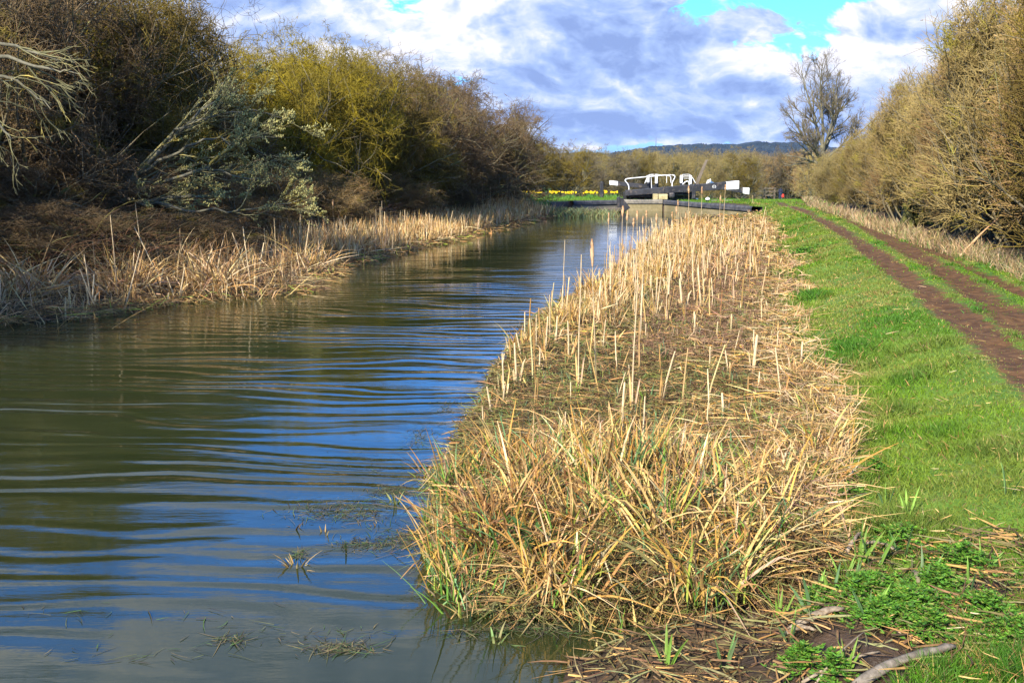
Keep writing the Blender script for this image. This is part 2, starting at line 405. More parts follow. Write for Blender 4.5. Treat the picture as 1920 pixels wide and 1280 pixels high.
def zones(x, y):
    """rut, litter, mud"""
    L, R, G, H = Lx(y), Rx(y), Gx(y), Hx(y)
    rut = np.zeros_like(x)
    brk = fbm(x * .9, y * .35, 77, 3)
    for T, wd, a in ((R1, .20, 1.05), (R2, .25, 1.0), (R3, .13, 1.05)):
        rut = np.maximum(rut, a * np.exp(-((x - ev(T, y)) / (wd * (1 + .012 * y))) ** 2) * (.25 + 1.25 * brk))
    pa = np.exp(-((x - (ev(R1, y) + ev(R3, y)) / 2 - .3) / 1.1) ** 2) * .42 * sst(.42, .65, fbm(x * 2.2, y * .8, 12, 3))
    rut = np.maximum(rut, pa) * (1 - sst(46, 56, y) * .8)
    rut = np.where(x > G, rut, 0)
    lit = np.where(x < L, 1.0, np.where(x < G, 1.0, np.exp(-(x - G) / .10)))
    lit = np.maximum(lit, sst(H - .35, H + .15, x)) * np.where(y > 44, 1 - sst(44, 50, y) * (x < H - .3), 1)
    lit = np.where((x < L) & (y > 44), 1 - sst(44, 49, y), lit)
    dl = np.minimum(np.abs(x - L), np.abs(x - R))
    mud = np.exp(-dl / .25) * (y < LOCKY)
    mud = np.maximum(mud, sst(3.78, 3.70, y) * (x > R) * sst(2.1, 1.7, x) * sst(.52, .4, fbm(x * 4, y * 4, 15, 3)) )
    mud = np.where((x > L) & (x < R), 1, mud)
    return rut, lit, mud

def build_ground():
    ys = np.concatenate([np.linspace(-30, 2.4, 20), np.geomspace(2.5, 49.9, 620), np.linspace(50.15, 50.25, 3), np.geomspace(51, 200, 90), np.geomspace(215, 9000, 40)])
    def seg(n, p=1.0): return np.linspace(0, 1, n, endpoint=False) ** p
    rows = []
    for y in ys:
        L, R, G, H = [float(f(np.array([y]))[0]) for f in (Lx, Rx, Gx, Hx)]
        if y > LOCKY: L = R = 6.6
        G = max(G, R + .2); H = max(H, G + .5)
        far = 40 + y * 1.6
        rows.append(np.concatenate([L - far * (1 - seg(50)) ** 3.2 - .02, L + (R - L) * seg(34), R + (G - R) * seg(70), G + (H - G) * seg(130), H + far * seg(46) ** 3.2, [H + far]]))
    X = np.array(rows); Y = np.repeat(ys[:, None], X.shape[1], 1)
    Z = ground(X, Y)
    V = np.stack([X, Y, Z], -1).reshape(-1, 3)
    n, k = X.shape
    i = np.arange(n - 1)[:, None] * k + np.arange(k - 1)[None]
    Fq = np.stack([i, i + 1, i + k + 1, i + k], -1).reshape(-1, 4)
    zz = np.stack(zones(X.ravel(), Y.ravel()), -1)
    o = mesh_np('ground', V, Fq, ground_mat(), col=zz)
    tag(o, kind='structure')
build_ground()

# ------------------------------------------------------------------ water
def water_mat():
    m, T, b = new_mat('canal_water')
    tc = T.new('ShaderNodeTexCoord'); x, y, z = T.sep(tc.outputs['Object'])
    v = T.comb(x, y, 0.0)
    warp = T.noise(T.comb(T.m('MULTIPLY', x, .30), T.m('MULTIPLY', y, .55), 0.0), 1.0, 2)
    ph = T.m('ADD', T.m('ADD', y, T.m('MULTIPLY', x, .055)), T.m('MULTIPLY', warp, 1.5))
    w1 = T.m('SINE', T.m('MULTIPLY', ph, 2 * pi / .27))
    w2 = T.m('SINE', T.m('MULTIPLY', T.m('ADD', T.m('MULTIPLY', ph, 1.0), T.m('MULTIPLY', x, .05)), 2 * pi / .155))
    am = T.mr(T.noise(T.comb(T.m('MULTIPLY', x, .45), T.m('MULTIPLY', y, 1.1), 4.0), 1.0, 4), .36, .66)
    near = T.mr(y, 3.2, 5.6, .12, 1.0); farm = T.mr(y, 12, 26, 1.0, .16)
    amp = T.m('MULTIPLY', T.m('MULTIPLY', T.m('ADD', .25, am), near), farm)
    st = T.noise(T.comb(T.m('MULTIPLY', x, 1.4), T.m('MULTIPLY', y, 7.5), 0.0), 1.0, 5, .6)
    fine = T.noise(T.comb(T.m('MULTIPLY', x, 9.), T.m('MULTIPLY', y, 22.0), 0.0), 1.0, 2)
    pt = T.mr(T.noise(v, .8, 2), .5, .68)
    h = T.m('MULTIPLY', T.m('ADD', w1, T.m('MULTIPLY', w2, .35)), T.m('MULTIPLY', amp, .0030))
    h = T.m('ADD', h, T.m('MULTIPLY', T.m('MULTIPLY', st, .0042), T.m('ADD', .12, amp)))
    h = T.m('ADD', h, T.m('MULTIPLY', T.m('MULTIPLY', fine, .0007), T.m('MULTIPLY', pt, near)))
    bp = T.new('ShaderNodeBump'); bp.inputs['Strength'].default_value = 1.0; bp.inputs['Distance'].default_value = 1.0
    T.l.new(h, bp.inputs['Height']); T.l.new(bp.outputs[0], b.inputs['Normal'])
    mk = T.noise(v, .35, 3)
    col = T.mix(T.mr(mk, .35, .65), (.015, .021, .005, 1), (.022, .028, .009, 1))
    T.l.new(col, b.inputs['Base Color']); b.inputs['Roughness'].default_value = .03; b.inputs['IOR'].default_value = 1.42
    b.inputs['Specular IOR Level'].default_value = .80
    return m
def build_water():
    V = np.array([[-14, -30, 0], [12, -30, 0], [12, LOCKY + .1, 0], [-14, LOCKY + .1, 0.]])
    o = mesh_np('canal_water', V, np.array([[0, 1, 2, 3]]), water_mat(), smooth=False)
    tag(o, kind='structure')
build_water()

# ------------------------------------------------------------------ woody plants
def grow(S, Dd, L, K, wob, up, rng):
    P = [S]; d = Dd; Ds = [d]; st = (L / (K - 1))[:, None]
    for k in range(K - 1):
        d = nrm(d + rng.normal(size=d.shape) * wob + np.array([0, 0, up])); P.append(P[-1] + d * st); Ds.append(d)
    return np.stack(P, 1), np.stack(Ds, 1)
def spawn(P, Ds, L, R, n, t0, t1, a0, a1, lf, rf, rng, rmin=.002):
    N, K, _ = P.shape; idx = np.repeat(np.arange(N), n)
    t = t0 + (t1 - t0) * rng.random(len(idx)); f = t * (K - 1); i = np.minimum(f.astype(int), K - 2); w = (f - i)[:, None]
    p = P[idx, i] * (1 - w) + P[idx, i + 1] * w; d = Ds[idx, i]
    per = nrm(np.cross(d, nrm(rng.normal(size=d.shape)))); a = (a0 + (a1 - a0) * rng.random(len(idx)))[:, None]
    dd = nrm(d * np.cos(a) + per * np.sin(a))
    l = L[idx] * lf * (1.15 - .6 * t) * (.6 + .8 * rng.random(len(idx)))
    r = np.maximum((R[idx, i] * (1 - w[:, 0]) + R[idx, i + 1] * w[:, 0]) * rf, rmin)
    return p, dd, l, r
def tap(r0, K, e=.45): return r0[:, None] * np.linspace(1, e, K)[None]

def shrub_meshes(seed, h=6.0, spread=.9, stems=9, n=(12, 9, 8, 4), upright=.0, rmin=.004, r0=.07, base=.5, wob=(.14, .24, .30, .32), mulL=.50, bud=0, rad=2.2, hollow=0., sag=0.,
                 t0s=(.22, .30, .25, .15), box=2.4, rag=.16, free=False, ang=1.0):
    """a many-stemmed thorn bush filling a ragged dome; returns (trunk arrays, crown arrays), built round the origin"""
    rng = np.random.default_rng(seed); zc, hz = (.46 * h, .54 * h) if box < 3 else (.32 * h, .68 * h)
    def inside(p, soft=0.):
        if free: return np.ones(p.shape[:-1], bool)
        a = np.arctan2(p[..., 1], p[..., 0]); lump = 1 + rag * (np.sin(a * 3 + seed + p[..., 2] * 1.3) + np.sin(a * 5 - p[..., 2] * 2.1 + seed * 2) + .8 * np.sin(a * 8 + p[..., 2] * 3.7)) / 1.6
        q = (np.hypot(p[..., 0], p[..., 1]) / rad) ** box + (np.abs(p[..., 2] - zc) / hz) ** box
        return q < lump ** box * (1 - soft * rng.random(q.shape))
    a = rng.random(stems) * 2 * pi; e = spread * (.10 + .90 * rng.random(stems))
    dd = nrm(np.stack([np.cos(a) * np.sin(e), np.sin(a) * np.sin(e), np.cos(e)], -1))
    S = np.stack([np.cos(a) * base * rng.random(stems), np.sin(a) * base * rng.random(stems), np.full(stems, -.1)], -1)
    L = h * (.80 + .25 * rng.random(stems)) * (1 - .12 * e)
    K = 9; P, Ds = grow(S, dd, L, K, wob[0], .05 + upright, rng); R = tap(r0 * (.6 + .6 * rng.random(stems)), K, .25)
    ok = inside(P); ok[:, :3] = True; ok = np.cumprod(ok, 1).astype(bool)
    last = ok.sum(1) - 1
    for q in range(stems):
        P[q, last[q] + 1:] = P[q, last[q]]; R[q, last[q]:] = .004
    frac = (last + 1) / K
    trunk = [tubes(P, R, 6)]
    crown = []
    prm = [(n[0], .5, 1.25, mulL, .66, 6, wob[1], .03), (n[1], .6, 1.35, .48, .72, 5, wob[2], .02), (n[2], .6, 1.4, .50, .6, 4, wob[3], .01), (n[3], .6, 1.4, .62, .7, 3, wob[3], .0)]
    for lv, (cnt, a0, a1, lf, rf, K, wb, up) in enumerate(prm):
        if cnt == 0: break
        p, d, l, r = spawn(P, Ds, L, R, cnt, t0s[lv], 1., a0 * ang, a1 * ang, lf, rf, rng, rmin)
        lowlim = .12 if lv == 0 else hollow * h * (.55 + .45 * rng.random(len(p)))
        keep = ((p[:, 2] > lowlim) | (rng.random(len(p)) < .10)) & inside(p, .62 if lv > 1 else 0.)
        p, d, l, r = p[keep], d[keep], l[keep], r[keep]
        l = np.clip(l, .10, None)
        P, Ds = grow(p, d, l, K, wb, up + upright * .6 - (sag if lv else 0), rng)
        P[:, :, 2] = np.maximum(P[:, :, 2], .03)
        if lv < 2:          # long boughs stop soon after they leave the dome
            o_ = ~inside(P[:, K // 2]); l = np.where(o_, l * .5, l); P[o_] = P[o_][:, :1] + (P[o_] - P[o_][:, :1]) * .5
        R = tap(r, K, .35 if lv == 0 else .5); L = l
        if lv < 2: R = np.where(inside(P), R, np.minimum(R, rmin * .9))
        (crown if lv > 0 else trunk).append(tubes(P, R, 4 if lv == 0 else 3))
    if bud:
        i = rng.integers(0, len(P), bud); q = P[i, -1] + rng.normal(size=(bud, 3)) * .02
        N = len(q)
        dd = nrm(rng.normal(size=(N, 3)))
        v, f, _ = ribbons(q, dd, np.full(N, .035) * (.6 + .8 * rng.random(N)), np.full(N, .022), K=2, tip=.3)
        crown.append((v, f, None))
    return join(trunk), join(crown)

def shrub(name, seed, mats, **kw):
    (tv, tf, _), (cv, cf, _) = shrub_meshes(seed, **kw)
    r = empty(name)
    mesh_np('trunk', tv, tf, mats[0], r); mesh_np('crown', cv, cf, mats[1], r)
    for ch in r.children:
        ch.material_slots[0].link = 'OBJECT'; ch.material_slots[0].material = ch.data.materials[0]
    return r
USED = set()
def plant(proto, x, y, h, href, wf=1.0, tw='brown', bark=None, label=None, cat='bush', group=None, rz=None, name=None, sink=0.0):
    o = copy_tree(proto) if proto.name in USED else proto
    USED.add(proto.name)
    if name: o.name = name
    s = h / href
    o.scale = (s * wf, s * wf, s); o.location = (float(x), float(y), float(ground(np.array([x]), np.array([y]))[0]) - sink)
    o.rotation_euler = (0, 0, random.random() * 2 * pi if rz is None else rz)
    for ch in o.children:
        if ch.name.startswith('crown') and tw: ch.material_slots[0].material = TW[tw]
        if ch.name.startswith('trunk') and bark: ch.material_slots[0].material = bark
    tag(o, label, cat, group)
    return o

BA = shrub('hawthorn_bush', 101, (M_BARK, TW['brown']), h=6, spread=1.25, stems=20, n=(13, 10, 9, 4), bud=9000, rad=3.0, rmin=.0065, hollow=.12, sag=.04)
BB = shrub('hawthorn_bush', 202, (M_BARK, TW['olive']), h=6, spread=1.15, stems=20, n=(13, 10, 9, 4), bud=10000, rad=2.8, rmin=.0065, hollow=.10, sag=.02)
BC = shrub('hawthorn_bush', 303, (M_BARK, TW['grey']), h=6, spread=1.3, stems=20, n=(13, 10, 9, 4), bud=7000, rad=3.1, rmin=.0065, hollow=.14, sag=.06)
BT = shrub('hawthorn_bush', 404, (M_BARKP, TW['grey']), h=6, spread=.6, stems=7, n=(9, 7, 6, 3), bud=0, rad=2.4, rmin=.005, rag=.2)

GL = 'bushes along the far left bank'
def lx(px, y): return D(px, 400, y)[0]
LEFT = [  # px, depth, height, width factor, proto, twigs, label
    (-110, 18.0, 6.2, 1.0, BA, 'brown', 'dark brown thorn bush cut by the left picture edge above shaded reeds'),
    (40, 20.5, 6.3, 1.0, BB, 'brown', 'tall brown thorn bush behind the bare willow boughs at top left'),
    (180, 22.5, 6.4, 1.0, BC, 'olive', 'tallest thorn bush, olive and brown, behind the base of fallen willow'),
    (300, 24.5, 5.9, .9, BA, 'brown', 'brown twiggy bush left of the gap showing sky'),
    (-20, 26., 6.3, 1.1, BC, 'brown', 'rear brown bush filling the top left corner'),
    (240, 29., 6.2, 1.0, BB, 'grey', 'rear grey brown bush rising over the tall olive one'),
    (415, 29., 6.6, .9, BT, 'grey', 'thin grey open bush with spiky top against the bright cloud'),
    (400, 25., 3.9, .9, BB, 'olive', 'low olive bush filling the gap under the thin grey one'),
    (505, 27.5, 5.3, .9, BB, 'yellow', 'yellow lichen covered bush just right of the sky gap'),
    (610, 29.5, 5.6, 1.0, BC, 'yellow', 'brightest yellow bush, above the fallen willow crown'),
    (565, 35., 6.1, 1.0, BA, 'olive', 'rear olive bush behind the two yellow bushes'),
    (700, 32.5, 5.5, 1.0, BA, 'olive', 'olive bush right of the brightest yellow one'),
    (780, 36., 5.5, 1.05, BB, 'brown', 'brown dome shaped bush with dark hollow beneath'),
    (700, 41., 6.3, 1.1, BC, 'brown', 'rear brown bush with ragged top behind the olive bush'),
    (845, 40., 5.5, 1.1, BC, 'brown', 'brown bush with silvery drooping branches'),
    (905, 44., 4.9, 1.15, BA, 'brown', 'rounded brown bush ending the thicket, leaning over the reeds'),
    (800, 46., 5.7, 1.1, BB, 'grey', 'rear grey bush above the brown dome'),
    (70, 15.6, 1.0, 2.6, BC, 'brown', 'lowest dark scrub at the left edge, right behind the shaded reeds'),
    (200, 17.0, 1.05, 2.5, BA, 'brown', 'tangled low scrub below the foot of the fallen willow'),
    (350, 18.3, 1.0, 2.5, BB, 'brown', 'tangled low scrub behind the sunlit arching reeds'),
    (20, 17.5, 2.0, 2.0, BB, 'brown', 'low shaded scrub at the left edge just behind the grey reeds'),
    (250, 20.0, 1.9, 2.1, BC, 'brown', 'low dark scrub under the limbs of the fallen willow'),
    (440, 22.5, 2.0, 1.9, BA, 'red', 'low dark scrub beneath the catkin crown'),
    (600, 26.5, 1.8, 1.9, BB, 'red', 'low reddish scrub below the brightest yellow bush'),
    (720, 31., 1.7, 1.9, BC, 'red', 'low reddish scrub below the olive bush'),
    (815, 36., 1.7, 1.9, BA, 'brown', 'low dark scrub under the brown dome'),
]
for px, y, h, wf, pr, tw, lb in LEFT:
    plant(pr, lx(px, y), y, h, 6.0, wf, tw, None, lb, 'bush', GL)

# ------------------------------------------------------------------ right hand hedge
HA = shrub('hedge_shrub', 505, (M_BARK, TW['hedge']), h=4.5, spread=.65, stems=42, n=(13, 9, 7, 3), upright=.14, base=1.1, r0=.03, bud=6000, rmin=.0048, rad=1.5, t0s=(.03, .10, .10, .1), box=4, rag=.16, ang=.62)
HB = shrub('hedge_shrub', 606, (M_BARK, TW['hedge']), h=4.5, spread=.75, stems=38, n=(13, 9, 7, 3), upright=.10, base=1.0, r0=.035, bud=8000, rmin=.0048, rad=1.6, t0s=(.03, .10, .10, .1), box=3.4, rag=.2, ang=.66)
RIGHT = [
    (12.2, 5.1, 1.1, HB, 'olive', 'tall olive hedge tree at the right edge, reaching out of the picture'),
    (14.6, 5.0, 1.05, HA, 'red', 'reddish hedge shrub nearest the muddy ruts at the right edge'),
    (17.0, 4.8, 1.1, HB, 'hedge', 'ivy green stemmed hedge shrub just left of the picture edge shrub'),
    (19.6, 4.3, 1.1, HA, 'red', 'red brown hedge shrub with upright stems behind pale grass'),
    (22.2, 4.1, 1.1, HB, 'hedge', 'brown hedge shrub with a dark mossy stump at its foot'),
    (25.0, 3.9, 1.15, HA, 'hedge', 'olive hedge shrub left of the mossy stump'),
    (28.0, 3.6, 1.2, HB, 'red', 'rusty brown rounded hedge shrub with arching twigs'),
    (31.3, 3.2, 1.25, HA, 'hedge', 'tan hedge shrub between the rusty one and the ash tree'),
    (35.0, 2.9, 1.3, HB, 'hedge', 'tan spreading hedge shrub right below the ash tree'),
    (39.0, 2.6, 1.4, HA, 'olive', 'green tinged hedge shrub in the middle of the hedge run'),
    (43.5, 2.45, 1.5, HB, 'far', 'pale hedge shrub on the bend of the towpath'),
    (48.5, 2.4, 1.6, HA, 'far', 'pale brown hedge shrub past the bend, right of the walker'),
    (54.0, 2.5, 1.7, HB, 'far', 'low pale hedge shrub closest to the walker on the right'),
    (60.0, 2.6, 1.7, HA, 'far', 'last visible hedge shrub before the walker, pale and low'),
    (67.0, 2.8, 1.8, HB, 'far', 'dim hedge shrub hidden partly by the last visible one'),
]
for i, (y, h, wf, pr, tw, lb) in enumerate(RIGHT):
    plant(pr, Hx(y) + 1.55 + .2 * sin(i * 2.3), y, h * .94, 4.5, wf, tw, None, lb, 'hedge shrub', 'shrubs of the hedge along the towpath')
BACKR = [(15., 6.4, .8, 'olive', 'tall thin tree with yellow green twigs over the hedge at top right'),
         (18.5, 5.6, .8, 'grey', 'grey stemmed tree rising behind the red brown hedge shrub'),
         (23., 4.7, .9, 'grey', 'second grey tree behind the hedge, right of the ash'),
         (28., 3.9, 1., 'red', 'reddish tree behind the hedge beside the ash crown')]
for i, (y, h, wf, tw, lb) in enumerate(BACKR):
    plant(BT if i % 2 == 0 else BB, Hx(y) + 3.6, y, h, 6.0, wf, tw, M_BARKP, lb, 'tree', 'trees rising behind the towpath hedge', name='hedge_tree')

# ------------------------------------------------------------------ the ash tree
def ash_tree():
    rng = np.random.default_rng(77); h = 13.0
    S = np.array([[0, 0, -.2]]); P, Ds = grow(S, np.array([[.03, 0, 1.]]), np.array([5.2]), 8, .03, .02, rng); R = tap(np.array([.30]), 8, .75)
    tr = [tubes(P, R, 8)]
    n0 = 9; a = np.arange(n0) * 2.4; e = np.array([.12, .35, .55, .75, .9, 1.0, 1.1, 1.15, .45]); t = np.array([1, 1, .95, .9, .8, .72, .64, .58, .98])
    p = np.array([P[0, int(q * 7)] for q in t]); d = np.stack([np.cos(a) * np.sin(e), np.sin(a) * np.sin(e), np.cos(e)], -1)
    L = np.array([7.2, 7.0, 6.6, 6.2, 6.0, 5.8, 5.4, 5.0, 6.8]); P, Ds = grow(p, d, L, 8, .09, .09, rng); R = tap(np.full(n0, .14), 8, .25)
    tr.append(tubes(P, R, 6)); cr = []
    for lv, (cnt, lf, a0, a1, K) in enumerate([(13, .42, .45, .9, 6), (9, .45, .4, .9, 5), (6, .52, .4, .9, 4), (2, .6, .3, .8, 3)]):
        p, d, l, r = spawn(P, Ds, L, R, cnt, .2, 1, a0, a1, lf, .6, rng, .0065)
        P, Ds = grow(p, d, l, K, .14, .07, rng); R = tap(r, K, .5); L = l
        (cr if lv else tr).append(tubes(P, R, 4 if lv == 0 else 3))
    y = 92.; x = D(1546, 300, y)[0]
    o = empty('ash_tree', (x, y, ground(np.array([x]), np.array([y]))[0]), 0, 'tall bare ash tree with rounded open crown standing against the clouds', 'tree')
    v, f, _ = join(tr); mesh_np('trunk', v, f, M_BARKP, o)
    v, f, _ = join(cr); mesh_np('crown', v, f, TW['grey'], o)
    return o
ash_tree()

# ------------------------------------------------------------------ scrub and wood beyond the lock
FA = shrub('scrub_tree', 707, (M_BARKP, TW['far']), h=6, spread=.95, stems=13, n=(10, 8, 6, 3), rmin=.011, r0=.06, bud=0, rad=2.5, t0s=(.08, .2, .2, .1))
FB = shrub('scrub_tree', 808, (M_BARKP, TW['far']), h=6, spread=.6, stems=15, n=(10, 8, 6, 3), upright=.05, rmin=.011, r0=.06, bud=0, rad=2.0, t0s=(.08, .2, .2, .1))
SCR = [(948, 58, 3.9, 'olive', 'low olive bush where the thicket meets the daffodil lawn'), (985, 63, 4.0, 'olive', 'rounded olive bush behind the first daffodils'),
       (1025, 66, 3.9, 'brown', 'darker brown bush behind the middle daffodils'), (1062, 64, 3.5, 'olive', 'bushy olive shrub left of the black post on the lawn'),
       (1095, 70, 3.4, 'grey', 'small greyish bush directly behind the black post'), (1010, 74, 4.6, 'grey', 'pale bush rising behind the rounded olive one')]
for px, y, h, tw, lb in SCR:
    plant(FA, D(px, 360, y)[0], y, h, 6, 1.35, tw, None, lb, 'bush', 'bushes behind the daffodils')
rr = random.Random(5)
k = 0
for row, (y0, tp) in enumerate(((88, 4.8), (100, 5.3), (115, 6.4), (132, 7.6))):
    px = 1075 + rr.random() * 15
    while px < 1530:
        y = y0 + rr.uniform(-3, 3); x = D(px, 360, y)[0]
        xp = 14.6 + (y - 52) * .285
        if abs(x - 503 / 1867 * y) > 3.4 and not (abs(x - xp) < 1.5 and row < 2):
            top = D(px, 283 - (0 if row < 2 else 5) + rr.uniform(-5, 9), y)[2]; h = top - float(ground(np.array([x]), np.array([y]))[0])
            plant(FA if (k % 3) else FB, x, y, h, 6, rr.uniform(.95, 1.25), rr.choice(['far', 'far', 'hedge', 'olive', 'grey']), None,
                  'leafless tan tree crowded in the low wood beyond the lock', 'tree', 'trees of the wood beyond the lock')
        k += 1; px += rr.uniform(34, 46) * 88 / y0 * 1.15

for px in list(range(1385, 1580, 17)) + list(range(1392, 1570, 21)):
    y = 166 + rr.uniform(-7, 14); x = D(px, 360, y)[0]; h = D(px, 281 + rr.uniform(-5, 8), y)[2] - float(ground(np.array([x]), np.array([y]))[0])
    plant(FA if px % 2 else FB, x, y, h, 6, rr.uniform(.9, 1.1), rr.choice(['far', 'hedge', 'red', 'grey']), None, 'leafless tan tree closing the view behind the walker', 'tree', 'trees behind the walker')

# ------------------------------------------------------------------ willow lying over the reeds (left) and willow boughs at the left edge
def limb(pts, r0, r1, n=14, wob=.02, seed=0):
    rng = np.random.default_rng(seed); pts = np.array(pts, float); t = np.linspace(0, 1, len(pts)); q = np.linspace(0, 1, n)
    P = np.stack([np.interp(q, t, pts[:, i]) for i in range(3)], -1)
    for _ in range(2): P[1:-1] = (P[:-2] + 2 * P[1:-1] + P[2:]) / 4
    P[1:-1] += rng.normal(size=(n - 2, 3)) * wob
    return P[None], np.linspace(r0, r1, n)[None]
def fallen_willow():
    rng = np.random.default_rng(31)
    def q(px, py, y): return D(px, py, y)
    limbs = [([q(140, 432, 18.6), q(205, 385, 18.8), q(262, 325, 19), q(300, 282, 19.2), q(350, 228, 19.4), q(395, 195, 19.5), q(450, 168, 19.7)], .085, .012),
             ([q(195, 392, 18.7), q(235, 374, 18.6), q(290, 378, 18.5), q(350, 366, 18.5), q(430, 372, 18.6)], .065, .012),
             ([q(262, 325, 19), q(330, 290, 18.8), q(372, 262, 18.7), q(430, 262, 18.6), q(500, 292, 18.6)], .035, .008),
             ([q(310, 340, 18.6), q(370, 322, 18.5), q(420, 285, 18.4), q(455, 262, 18.3), q(520, 258, 18.4)], .035, .008),
             ([q(205, 385, 18.8), q(285, 330, 19.2), q(350, 318, 19.3), q(430, 318, 19.2), q(520, 350, 19.)], .035, .008),
             ([q(300, 282, 19.2), q(330, 240, 18.9), q(400, 215, 18.8), q(470, 200, 18.8), q(540, 225, 18.8)], .03, .008),
             ([q(240, 372, 18.5), q(330, 392, 18.2), q(410, 398, 18.2), q(500, 392, 18.3), q(560, 375, 18.4)], .03, .008)]
    P = []; R = []
    for i, (pts, a, b) in enumerate(limbs):
        p, r = limb(pts, a, b, 14, .03, i); P.append(p); R.append(r)
    P = np.concatenate(P); R = np.concatenate(R); Ds = nrm(np.gradient(P, axis=1)); L = np.array([4.4, 3, 2.8, 2.6, 3.4, 2.8, 3.4]) * .9
    base = D(140, 432, 18.6)
    o = empty('fallen_willow', base, 0, 'pale willow leaning over the reeds, hung with cream catkins', 'tree')
    P = P - base
    v, f, _ = join([tubes(P, R, 7)]); mesh_np('trunk', v, f, M_BARKP, o)
    br = []
    for cnt, lf, K, rf in ((9, .40, 7, .45), (7, .5, 5, .55), (5, .5, 4, .7)):
        p, d, l, r = spawn(P, Ds, L, R, cnt, .25, 1, .2, .8, lf, rf, rng, .0045)
        d = nrm(d + np.array([.35, 0, .08])); P, Ds = grow(p, d, l, K, .14, .03, rng); R = tap(r, K, .5); L = l
        P[:, :, 2] = np.maximum(P[:, :, 2], -.35)
        br.append(tubes(P, R, 4 if K == 7 else 3))
    v, f, _ = join(br); mesh_np('branch', v, f, mat_two('willow_twigs', (.17, .15, .07), (.27, .24, .11), 1, 10, .8, c3=(.33, .25, .05), s3=2), o)
    n = 5200; i = rng.integers(0, len(P), n); kk = rng.integers(1, 4, n); c = P[i, kk] + rng.normal(size=(n, 3)) * .012
    m = c[:, 0] > .9 + rng.random(n) * .8; c = c[m]; n = len(c)
    v, f, _ = blobs(c, .009 + .006 * rng.random(n), stretch=np.stack([np.ones(n), np.ones(n), 1.3 + rng.random(n)], -1))
    mesh_np('catkin', v, f, mat_two('catkin_cream', (.25, .23, .07), (.38, .35, .13), 3, 30, .8), o)
    o.children[-1]['kind'] = 'stuff' if False else o.children[-1].get('kind', 'thing')
fallen_willow()

def edge_willow():
    rng = np.random.default_rng(8)
    y = 12.6; q = lambda px, py, yy=y: D(px, py, yy)
    bx, by = -10.2, 12.2; bz = float(ground(np.array([bx]), np.array([by]))[0]); base = np.array([bx, by, bz])
    o = empty('willow_tree', base, 0, 'bare willow boughs reaching in from the left edge', 'tree')
    P0, r0 = limb([base, base + [.2, 0, 1.6], base + [.5, .1, 3.0], base + [.8, .2, 5.2], base + [.9, .3, 7.4]], .30, .10, 12, .03, 3)
    tr = [tubes(P0 - base, r0, 8)]
    top = base + [.5, .1, 3.0]
    ls = [([top, q(-200, 150), q(-40, 95), q(40, 120), q(100, 128), q(150, 140)], .05, .007), ([top, q(-180, 170), q(-30, 130), q(30, 150), q(60, 175), q(95, 205)], .04, .005),
          ([top, q(-150, 110), q(-20, 65), q(50, 95), q(90, 110), q(140, 118)], .04, .005), ([top, q(-160, 190), q(-30, 190), q(10, 240), q(18, 262)], .04, .008)]
    P = []; R = []
    for i, (pts, a, b) in enumerate(ls):
        p, r = limb(pts, a, b, 14, .025, 40 + i); P.append(p); R.append(r)
    P = np.concatenate(P) - base; R = np.concatenate(R); tr.append(tubes(P, R, 6)); Ds = nrm(np.gradient(P, axis=1)); L = np.array([3.4, 3.2, 3.2, 2.6])
    up = [base + [.8, .2, 4.6], base + [.85, .2, 5.6], base + [.9, .3, 6.4], base + [.7, .2, 4.0], base + [.9, .3, 7.2]] - base
    v, f, _ = join(tr); mesh_np('trunk', v, f, M_BARKP, o)
    cr = []
    for cnt, lf, K in ((6, .26, 7), (3, .5, 5), (2, .5, 3)):
        p, d, l, r = spawn(P, Ds, L, R, cnt, .45, 1, .25, .8, lf, .5, rng, .0042)
        d = nrm(d + np.array([.3, 0, -.22])); P, Ds = grow(p, d, l, K, .17, -.03, rng); R = tap(r, K, .5); L = l; cr.append(tubes(P, R, 4))
    v, f, _ = join(cr); mesh_np('branch', v, f, mat_two('willow_boughs', (.11, .10, .045), (.18, .165, .075), 1, 12, .75, c3=(.42, .33, .08), s3=3), o)
    # upper crown, left of the picture: throws the shade over the left reeds
    S = np.repeat(up, 3, 0); a = RNG.random(15) * 6.28; dd = nrm(np.stack([np.cos(a), np.sin(a), .5 + RNG.random(15)], -1))
    P, Ds = grow(S, dd, np.full(15, 2.2), 8, .1, .03, rng); R = tap(np.full(15, .06), 8, .3); L = np.full(15, 3.2); cr = [tubes(P, R, 5)]
    for cnt, lf, K in ((9, .5, 6), (7, .5, 4), (5, .5, 3)):
        p, d, l, r = spawn(P, Ds, L, R, cnt, .15, 1, .4, 1., lf, .55, rng, .005)
        P, Ds = grow(p, d, l, K, .15, 0, rng); R = tap(r, K, .5); L = l; cr.append(tubes(P, R, 3))
    v, f, _ = join(cr); mesh_np('crown', v, f, TW['grey'], o)
edge_willow()
EDGE = [(-11.0, 14.0, 5.2, BA), (-9.9, 8.2, 5.6, BB), (-12.8, 4, 5.8, BC)]
for x, y, h, pr in EDGE:
    plant(pr, x, y, h, 6.0, 1.1, 'brown', None, 'brown thorn bush outside the left edge of the picture', 'bush', GL)

# ------------------------------------------------------------------ reeds
STRAW, TAN, PALE, PINK, OCH = (.53, .345, .125), (.38, .21, .07), (.58, .43, .22), (.41, .25, .13), (.48, .27, .055)
OLV, BRN, DRK = (.165, .135, .048), (.16, .092, .042), (.07, .045, .022)
GRN, BGR, YGR = (.12, .23, .03), (.13, .24, .085), (.28, .33, .05)

def gz(x, y): return ground(x, y)

